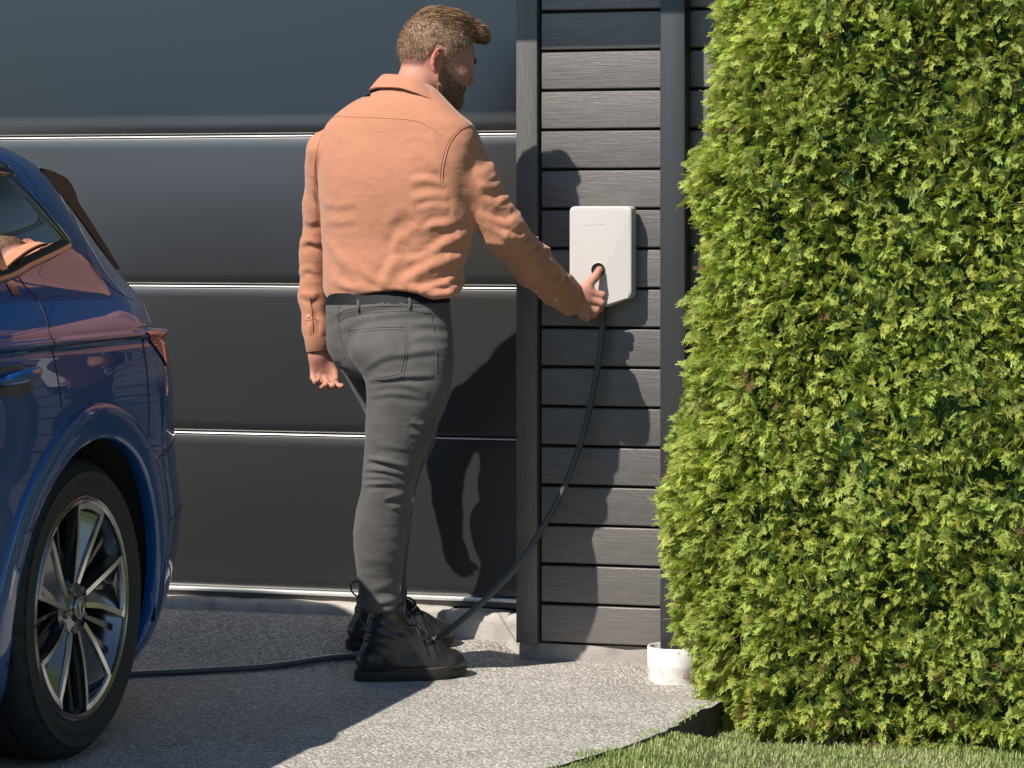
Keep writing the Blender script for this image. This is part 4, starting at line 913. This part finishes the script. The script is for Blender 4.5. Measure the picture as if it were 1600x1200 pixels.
LEGL = Stack(rowsB([(540, 522, 690, .15, .085), (575, 532, 692, .155, .088), (600, 546, 685, .165, .086), (650, 572, 685, .19, .08), (700, 582, 677, .22, .072), (740, 586, 657, .245, .064), (790, 576, 646, .275, .062), (850, 570, 639, .30, .058), (905, 580, 635, .318, .052), (935, 584, 635, .326, .052), (946, 588, 631, .328, .049)]), 2.15, .008)
def f_jeans(p):
    d = smin(PEL(p), LEGR(p), .03); d = smin(d, LEGL(p), .012)
    d = smin(d, ell(p, B(597, 548, -.095), (.074, .058, .066)), .03); return smin(d, ell(p, B(540, 535, .03), (.05, .06, .06)), .02)
V, Q = sdf_mesh(f_jeans, (-.30, -.22, .14), (.22, .44, 1.12), .0045); V = relax(V, Q, 2); N = normals(V, Q)
JF = [([(512, 500), (560, 486), (610, 480), (660, 482)], 6, 3.5), ([(530, 520), (580, 500), (640, 492), (695, 492)], 6, 3), ([(640, 512), (670, 510), (700, 516)], 6, 3.5), ([(640, 535), (668, 530), (700, 534)], 6, 3.5), ([(645, 556), (670, 552), (696, 556)], 6, 1.5), ([(570, 582), (600, 562), (640, 556), (690, 550)], 6, 3.5), ([(575, 597), (620, 592), (680, 590)], 5, 6), ([(573, 612), (610, 603), (650, 610), (668, 622)], 7, 4), ([(575, 622), (620, 618), (668, 626)], 6, 4),
 ([(640, 662), (655, 666), (668, 664)], 4, 5), ([(640, 680), (652, 682), (660, 681)], 4, 4), ([(573, 719), (600, 723), (640, 733)], 4.5, 7), ([(569, 736), (600, 738), (636, 746)], 4.5, 5.5), ([(567, 748), (600, 748), (628, 755)], 4.5, 4.5), ([(567, 760), (600, 758), (634, 760)], 4.5, 5.5), ([(600, 783), (618, 778), (634, 775)], 4.5, 6), ([(612, 796), (622, 796), (634, 794)], 4, 4), ([(585, 699), (612, 702), (640, 706)], 6, 2.5),
 ([(563, 952), (590, 946), (622, 940)], 5, 5), ([(563, 962), (592, 958), (625, 955)], 4, 5), ([(575, 930), (598, 922), (620, 916)], 7, 3), ([(564, 880), (590, 880), (612, 884)], 8, 1.5), ([(528, 480), (530, 520), (542, 560)], 4, -4)]
V = fold(V, N, JF); N = normals(V, Q); V = V + N * (.0011 * vnoise(V * np.array([22, 22, 46]), 71) + .0005 * vnoise(V * np.array([60, 60, 120]), 72))[:, None]
jeans = mesh_obj('jeans', V, Q, MAT['jeans'], man); bvh_j = BVHTree.FromPolygons(V.tolist(), Q.tolist())
for pts in ([(509, 497), (527, 503), (545, 494), (590, 488), (640, 486), (672, 489)], [(528, 478), (529, 505), (533, 530), (541, 552), (552, 575)], [(672, 486), (678, 520), (682, 555), (682, 582)], [(682, 640), (668, 700), (650, 760), (638, 820), (628, 900), (622, 945)], [(514, 487), (527, 491), (546, 483), (600, 478), (668, 479)]):
    seamline('jeans_seam', bvh_j, pts, .0011, MAT['jseam'], jeans)
for ins in (0, 4):
    o = ins; pk = [(545 + o, 516 + o), (590, 512 + o), (634 - o, 511 + o)], [(545 + o, 516 + o), (549 + o, 550), (558 + o, 572), (566 + o, 581 - o * .3)], [(634 - o, 511 + o), (637 - o, 540), (634 - o, 565), (630 - o, 588 - o)], [(566 + o, 581 - o * .3), (592, 593 - o), (630 - o, 588 - o)]
    for pts in pk: seamline('pocket_edge', bvh_j, list(pts), .0011, MAT['jseam'], jeans, .0008)
# belt and belt loops
ZB = [B(500, 472, .06)[2], B(500, 455, .06)[2]]
an = np.linspace(0, 2 * math.pi, 60, endpoint=False); bl = []
for z, f in ((ZB[0], .98), (ZB[0], 1.02), (ZB[1], 1.02), (ZB[1], .95)):
    uc, a_, vc, b_ = (np.interp(z, PEL.z, c) for c in PEL.p); e = 2 / 2.3
    bu = f * a_ * np.sign(np.cos(an)) * np.abs(np.cos(an)) ** e; bl.append(np.stack([uc + bu, vc + PEL.sh * bu + f * b_ * np.sign(np.sin(an)) * np.abs(np.sin(an)) ** e, np.full(60, z) + .004 * np.cos(an)], 1))
mesh_obj('belt', np.concatenate(bl), [(a * 60 + b, a * 60 + (b + 1) % 60, (a + 1) * 60 + (b + 1) % 60, (a + 1) * 60 + b) for a in range(3) for b in range(60)], MAT['belt'], man, True, 50)
for a, b in ((640, 470), (560, 473)): seamline('belt_loop', bvh_j, [(a, b - 4), (a + 1, b + 4), (a, b + 12)], .004, MAT['jeans'], jeans, .003)

# --- skin: head, neck, arms, hands and the body under the clothes, one surface
HT, HY = math.radians(20), math.radians(25)
h_f = np.array([math.cos(HT) * math.cos(HY), math.cos(HT) * math.sin(HY), -math.sin(HT)]); h_r = np.array([math.sin(HY), -math.cos(HY), 0]); h_u = np.cross(h_r, h_f)
HM = np.stack([h_f, -h_r, h_u], 1); HO = B(683, 78, .025)               # columns: forward, left, up
toH = lambda p: (p - HO) @ HM
fromH = lambda q: np.asarray(q) @ HM.T + HO
HELIX = [(-.010, .0895, -.062), (-.012, .0905, -.040), (-.014, .092, -.024), (-.022, .094, -.0135), (-.034, .097, -.016), (-.041, .099, -.028), (-.041, .0985, -.044), (-.035, .097, -.058), (-.026, .0935, -.072), (-.018, .0905, -.079), (-.011, .0885, -.074)]
def f_head(q):
    s = q.copy(); s[:, 1] = np.abs(s[:, 1])
    d = ell(s, (0, 0, 0), (.106, .081, .099)); d = smin(d, ell(s, (.048, 0, -.055), (.063, .062, .084)), .03)
    d = smin(d, rcone(s, (.012, .052, -.085), (.082, .012, -.122), .020, .021), .03); d = smin(d, ell(s, (.088, 0, -.118), (.024, .026, .022)), .02)
    d = smin(d, rcone(s, (.097, 0, .002), (.088, .040, -.001), .0155, .013), .016); d = smin(d, ell(s, (.070, .048, -.045), (.026, .02, .02)), .02)
    d = smax(d, -ell(s, (.114, .033, -.020), (.020, .019, .014)), .012); d = smin(d, ell(s, (.0895, .033, -.0205), (.0155, .0165, .0145)), .004)
    d = smin(d, rcone(s, (.108, 0, -.010), (.1255, 0, -.047), .0085, .0115), .010); d = smin(d, ell(s, (.114, .0115, -.053), (.010, .008, .0075)), .006)
    d = smin(d, ell(s, (.1045, 0, -.0785), (.011, .022, .0065)), .006); d = smin(d, ell(s, (.1035, 0, -.0905), (.0105, .020, .007)), .006)
    d = smin(d, ell(s, (.03, 0, -.10), (.06, .045, .035)), .02)
    e = ell(s, (-.025, .0865, -.045), (.019, .0065, .034)); e = smin(e, chain(s, [(np.array(c), .0042) for c in HELIX], .003), .004); e = smin(e, ell(s, (-.017, .0885, -.071), (.008, .005, .010)), .004)
    e = smax(e, -ell(s, (-.021, .0975, -.043), (.009, .0075, .016)), .003); return smin(d, e, .006)
def f_hand_r(p):
    d = chain(p, [(B(862, 445, 0.166), .027), (B(893, 468, 0.194), .0245), (B(908, 470, 0.192), .028)], .02)
    d = smin(d, rcone(p, B(902, 462, 0.188), B(921, 456, 0.188), .0235, .0165), .015); d = smin(d, rcone(p, B(900, 474, 0.188), B(909, 484, 0.191), .024, .0165), .015); d = smin(d, ell(p, B(914, 470, 0.193), (.026, .020, .028)), .014)
    for pts in ([(921, 455, 0.186), (941, 461, 0.186), (941, 472, 0.204), (926, 470, 0.212)], [(917, 466, 0.183), (940, 473.5, 0.186), (937, 483, 0.204), (922, 480, 0.210)], [(911, 477, 0.184), (932, 485, 0.188), (928, 492, 0.204), (914, 487, 0.208)], [(904, 486, 0.188), (920, 494, 0.192), (917, 498, 0.204), (906, 493, 0.208)]):
        r0 = .0112 if pts[0][1] < 480 else .0098; d = smin(d, chain(p, [(B(*c), r0 - .0009 * i) for i, c in enumerate(pts)], .005), .005)
    return smin(d, chain(p, [(B(905, 459, 0.182), .0165), (B(919, 446, 0.188), .0135), (B(929, 434, 0.199), .0122), (B(936.5, 421.5, 0.216), .0103)], .006), .010)
def f_hand_l(p):
    d = chain(p, [(B(495, 505, 0.206), .026), (B(497, 545, 0.202), .0225), (B(497, 558, 0.202), .0225)], .02)
    d = smin(d, rcone(p, B(492, 556, 0.200), B(491, 578, 0.202), .0175, .0125), .015); d = smin(d, rcone(p, B(503, 556, 0.202), B(515, 580, 0.206), .0185, .0125), .015); d = smin(d, rcone(p, B(498, 560, 0.202), B(503, 580, 0.204), .018, .012), .012)
    for pts, r0 in (([(489, 580, 0.204), (489, 590, 0.192), (493, 597, 0.176), (497, 594, 0.164)], .0088), ([(497, 583, 0.205), (499, 596, 0.190), (504, 604, 0.174), (509, 601, 0.162)], .0098), ([(506, 584, 0.207), (510, 597, 0.192), (516, 605, 0.176), (521, 602, 0.164)], .0102), ([(515, 582, 0.209), (521, 595, 0.196), (529, 604, 0.182), (534, 603, 0.170)], .0098)):
        d = smin(d, chain(p, [(B(*c), r0 - .0006 * i) for i, c in enumerate(pts)], .004), .0045)
    return smin(d, chain(p, [(B(505, 555, 0.208), .016), (B(516, 567, 0.208), .0125), (B(523, 582, 0.200), .0105), (B(525, 591, 0.190), .009)], .006), .008)
def f_skin(p):
    d = within(lambda x: f_head(toH(x)), p, HO, .26); d = smin(d, rcone(p, B(664, 104, .015), B(640, 168, -.04), .060, .066), .022)
    d = smin(d, chain(p, [(B(630, 190, -.04), .07), (B(615, 280, -.04), .09), (B(610, 380, -.025), .085), (B(606, 480, -.005), .08), (B(608, 540, .01), .08)], .04), .05)
    d = smin(d, chain(p, [(B(690, 215, -.08), .05), (B(742, 285, -.105), .042), (B(786, 360, -.08), .036), (B(832, 413, .03), .032), (B(862, 445, .130), .028)], .02), .03)
    d = smin(d, chain(p, [(B(540, 225, .02), .045), (B(506, 320, .135), .036), (B(499, 400, .195), .036), (B(495, 505, .206), .026)], .02), .03)
    d = smin(d, chain(p, [(B(632, 570, -.06), .06), (B(612, 740, -.03), .042), (B(597, 840, .0), .044), (B(598, 960, -.0), .032), (B(605, 1030, .01), .026), (B(665, 1042, .03), .018)], .03), .03)
    d = smin(d, chain(p, [(B(612, 570, .14), .065), (B(624, 740, .245), .045), (B(610, 840, .295), .042), (B(612, 950, .325), .034), (B(603, 985, .335), .026), (B(645, 990, .355), .018)], .03), .02)
    return smin(smin(d, within(f_hand_r, p, B(905, 462, .19), .2), .012), within(f_hand_l, p, B(505, 565, .20), .2), .012)
V, Q = sdf_mesh(f_skin, (-.36, -.30, .02), (.60, .50, 1.90), .0034, 14, 1.4); V = relax(V, Q, 1, .4)
skin = mesh_obj('body', V, Q, MAT['skin'], man)
q = toH(V); T = np.ones((len(V), 3)); sd = np.abs(q[:, 1])
inhead = (q[:, 2] > -.16) & (np.abs(q[:, 0]) < .16) & (sd < .12)
ear = inhead & (sd > .083) & (np.abs(q[:, 0] + .025) < .03) & (q[:, 2] > -.09); T[ear] *= np.array([1.0, .74, .70])
lip = inhead & (sd < .024) & (np.abs(q[:, 2] + .085) < .012) & (q[:, 0] > .10); T[lip] *= np.array([.85, .6, .6])
brow = inhead & (sd > .014) & (sd < .052) & (np.abs(q[:, 2] - .004 + .10 * (sd - .03)) < .006) & (q[:, 0] > .08); T[brow] *= .28
def beard_mask(q):
    sd = np.abs(q[:, 1]); top = np.interp(q[:, 0], [-.012, .02, .06, .085, .10, .13], [-.030, -.050, -.066, -.068, -.062, -.060]); bot = np.interp(q[:, 0], [-.012, .03, .09], [-.100, -.135, -.16])
    m = smooth01((top - q[:, 2]) / .012) * smooth01((q[:, 2] - bot) / .015) * smooth01((q[:, 0] + .004) / .014); m *= 1 - ((sd < .020) & (np.abs(q[:, 2] + .0845) < .008) & (q[:, 0] > .10)); return m * ((q[:, 2] > -.17) & (sd < .1))
def hairline(q):
    """positive inside the haired scalp"""
    zl = np.interp(q[:, 0], [-.11, -.07, -.045, -.040, -.012, .0, .012, .022, .045, .062, .085, .11], [-.076, -.080, -.070, .0, .0, -.040, -.044, -.010, .012, .034, .060, .068]); return q[:, 2] - zl
bm_ = beard_mask(q); hm = smooth01((hairline(q) + .006) / .016) * inhead * (1 - ear)
T *= (1 - .38 * bm_)[:, None]; T *= (1 - hm[:, None] * np.array([.58, .62, .62]))
tint_attr(skin, T)
Nn = normals(V, Q)
# --- hair: a combed mass on top, short sides, beard; strands of three small faces each
def f_hair(q):
    s = q.copy(); d = ell(s, (-.002, .0, .004), (.109, .0835, .1015))
    d = smin(d, ell(s, (.010, .0, .062), (.092, .060, .058)), .02); d = smin(d, rcone(s, (.02, .0, .085), (.085, -.004, .086), .033, .030), .02); d = smin(d, ell(s, (.100, -.004, .078), (.032, .040, .031)), .012)
    return smax(d, -hairline(s), .006)
Vh, Qh = sdf_mesh(lambda p: f_hair(toH(p)), HO - .17, HO + .19, .0032, 14, 1.6)
qh = toH(Vh); Nh = normals(Vh, Qh)
cmb = np.stack([qh[:, 0] * 18 + 6 * qh[:, 2], qh[:, 1] * 120, qh[:, 2] * 60], 1); topm = smooth01((qh[:, 2] - .045) / .03)
Vh = Vh + Nh * (topm * .0035 * vnoise(cmb, 81))[:, None]
hairo = mesh_obj('hair', Vh, Qh, MAT['hair'], man)
base_top = np.array([.19, .110, .062]); base_side = np.array([.33, .205, .13])
hc = base_side * (1 - topm[:, None]) + base_top * topm[:, None]; hc = hc * (.85 + .3 * vnoise(cmb * 1.5, 82))[:, None]; tint_attr(hairo, hc)
def strands(name, P, D, L, wd, colr, parent, bend=None):
    n = len(P); D = D / np.linalg.norm(D, axis=1)[:, None]; S = np.cross(D, rng.normal(0, 1, (n, 3))); S /= np.linalg.norm(S, axis=1)[:, None]; S *= wd[:, None] if np.ndim(wd) else wd
    bd = np.zeros((n, 3)) if bend is None else bend; a = P - D * .001; b = P + D * (L * .5)[:, None] + bd * (L * .25)[:, None]; c = P + D * L[:, None] + bd * L[:, None]
    V = np.stack([a - S, a + S, b + S * .8, b - S * .8, c], 1).reshape(-1, 3); i = np.arange(n)[:, None] * 5
    F3 = np.concatenate([i + np.array([[0, 1, 2]]), i + np.array([[0, 2, 3]]), i + np.array([[3, 2, 4]])]); o = mesh_obj(name, V, F3, MAT['hair'], parent, True); tint_attr(o, np.repeat(colr, 5, 0)); return o
wv = lambda m: m / m.sum()
# short sides and back
side_w = np.clip(1 - topm, 0, 1) * (hairline(qh) > -.002) * (np.abs(qh[:, 1]) < .2); idx = rng.choice(len(Vh), 9000, p=wv(side_w))
dn = np.array([-.25, 0, -.75]) @ HM.T; P = Vh[idx] + rng.normal(0, .0012, (9000, 3)); D = Nh[idx] * .55 + dn + rng.normal(0, .28, (9000, 3)); fz = smooth01((hairline(qh[idx])) / .05)
L = (.003 + .006 * fz) * rng.uniform(.6, 1.3, 9000); strands('hair_side_strands', P, D, L, .0005, (base_side * rng.uniform(.35, 1.5, (9000, 1)) * (1.15 - .35 * fz)[:, None]), hairo)
# longer top, combed forward and over
idx = rng.choice(len(Vh), 7000, p=wv(np.clip(topm, 0, 1) + 1e-9)); qq = qh[idx]
flow = np.stack([.85 + 0 * qq[:, 0], -.35 - .3 * qq[:, 1] / .06, .25 - 4.0 * np.clip(qq[:, 0] - .06, 0, .1)], 1) @ HM.T; flow = flow - Nh[idx] * (flow * Nh[idx]).sum(1)[:, None] * .95
D = flow + Nh[idx] * .10 + rng.normal(0, .12, (7000, 3)); L = rng.uniform(.016, .036, 7000) * (1 - .55 * smooth01((qq[:, 0] - .07) / .05)); strands('hair_top_strands', Vh[idx] + rng.normal(0, .001, (7000, 3)), D, L, .0007, base_top * rng.uniform(.45, 2.3, (7000, 1)), hairo, -Nh[idx] * .25)
# beard and eyebrow
idx = rng.choice(len(V), 8000, p=wv(bm_ * (bm_ > .05))); D = Nn[idx] * .6 + np.array([.35, 0, -.65]) @ HM.T + rng.normal(0, .25, (8000, 3)); L = rng.uniform(.004, .011, 8000) * (.5 + .8 * smooth01((-.06 - q[idx, 2]) / .05))
strands('beard', V[idx], D, L, .0006, np.array([.40, .235, .140]) * rng.uniform(.4, 1.5, (8000, 1)), skin)
bi = np.where(brow)[0]
if len(bi): idx = rng.choice(bi, 500); strands('eyebrow', V[idx], Nn[idx] * .3 + np.array([-.3, 0, .2]) @ HM.T + rng.normal(0, .3, (500, 3)), rng.uniform(.004, .008, 500), .0005, np.array([.07, .04, .025]) * rng.uniform(.6, 1.4, (500, 1)), skin)

# --- boots, built once about their own sole (x towards the toe)
def f_boot(p):
    d = rcone(p, (-.094, 0, .050), (.07, .004, .045), .041, .046); d = smin(d, ell(p, (.120, .004, .042), (.056, .049, .040)), .025); d = smin(d, rcone(p, (-.085, 0, .06), (-.062, 0, .13), .042, .044), .02)
    d = smin(d, rcone(p, (-.052, 0, .10), (-.050, 0, .225), .047, .050), .03); d = smin(d, rcone(p, (-.018, 0, .125), (.075, .002, .070), .040, .036), .03)
    d = smax(d, .028 - p[:, 2], .004); return smax(d, p[:, 2] - .215, .004)
Vb, Qb = sdf_mesh(f_boot, (-.16, -.08, .0), (.22, .08, .26), .0032); Vb = relax(Vb, Qb, 1); Nb = normals(Vb, Qb)
cr = .0018 * np.sin(Vb[:, 0] * 260 + Vb[:, 2] * 90) * np.exp(-((Vb[:, 0] - .055) / .03) ** 2) * smooth01((Vb[:, 2] - .05) / .02) + .0016 * np.sin(Vb[:, 2] * 230 + Vb[:, 0] * 60) * np.exp(-((Vb[:, 2] - .135) / .035) ** 2)
cap = .0016 * ((Vb[:, 0] > .062 + .55 * np.abs(Vb[:, 1])) & (Vb[:, 2] < .12)); Vb = Vb - Nb * cap[:, None] + Nb * cr[:, None] + Nb * (.0008 * vnoise(Vb * 60, 91))[:, None]
def sole_data(z0, z1, grow, n=64):
    t = np.linspace(0, 2 * math.pi, n, endpoint=False); x = .0175 + (.1555 + grow) * np.cos(t); hw = np.interp(x, [-.14, -.10, -.03, .07, .12, .16, .176], [.030, .038, .036, .049, .047, .034, .018]) + grow
    y = np.sign(np.sin(t)) * np.abs(np.sin(t)) ** .62 * hw; sp = .010 * smooth01((x - .08) / .1) ; V = []
    for z, g in ((z0, .97), (z0 + .003, 1), (z1 - .002, 1), (z1, .985)): V.append(np.stack([.0175 + (x - .0175) * g, y * g, z + sp], 1))
    V = np.concatenate(V); Fc = [(a * n + b, a * n + (b + 1) % n, (a + 1) * n + (b + 1) % n, (a + 1) * n + b) for a in range(3) for b in range(n)] + [tuple(range(n))[::-1], tuple(3 * n + b for b in range(n))]; return V, Fc
def make_boot(pos, rz):
    bt = mesh_obj('boot', Vb, Qb, MAT['leather'], man); bt.location = pos; bt.rotation_euler = (0, 0, rz)
    mesh_obj('sole', *sole_data(.0, .028, .004), MAT['sole'], bt, True, 40); mesh_obj('welt', *sole_data(.0282, .0335, .0025), MAT['welt'], bt, True, 40)
    bv = BVHTree.FromPolygons(Vb.tolist(), Qb.tolist())
    def top(x, y, off=.002):
        d = Vector((-.72, 0, -.7)); o = Vector((x, y, 0)) - d * .5 + Vector((0, 0, .1)); h = bv.ray_cast(o, d); return np.array(h[0]) + np.array(h[1]) * off if h[0] is not None else None
    for i in range(5):
        x = .062 - .020 * i
        for s_ in (1, -1):
            P = [top(x - .012 * t - .0, s_ * (.022 - .044 * t)) for t in np.linspace(0, 1, 7)]; P = [p for p in P if p is not None]
            if len(P) > 3: tube('lace', P, .0022, MAT['lace'], bt, 6)
    c = top(-.02, 0, .004)
    for s_, lean in ((1, .0), (-1, .01)):
        P = [c, c + [.020, s_ * -.018, -.006], c + [.030 + lean, s_ * -.036, -.022], c + [.016, s_ * -.040, -.034], c + [.004, s_ * -.024, -.012], c]; tube('lace_loop', catmull(P, 6), .0022, MAT['lace'], bt, 6)
    P = [(-.098, 0, .185), (-.112, .0, .198), (-.126, .0, .188), (-.124, 0, .168), (-.106, 0, .150), (-.098, 0, .145)]; tube('heel_loop', catmull(P, 6), .0030, MAT['lace_tan'], bt, 6)
    return bt
make_boot(B(632, 1058, .012) * np.array([1, 1, 0]), math.radians(15))
pl = B(616, 1000, .345); wp = np.array([-.192, -.432]) + pl[0] * np.array([math.cos(TH), math.sin(TH)]) + pl[1] * np.array([-math.sin(TH), math.cos(TH)])
make_boot((pl[0], pl[1], float(rise(wp[0], wp[1])) + .002), math.radians(12))
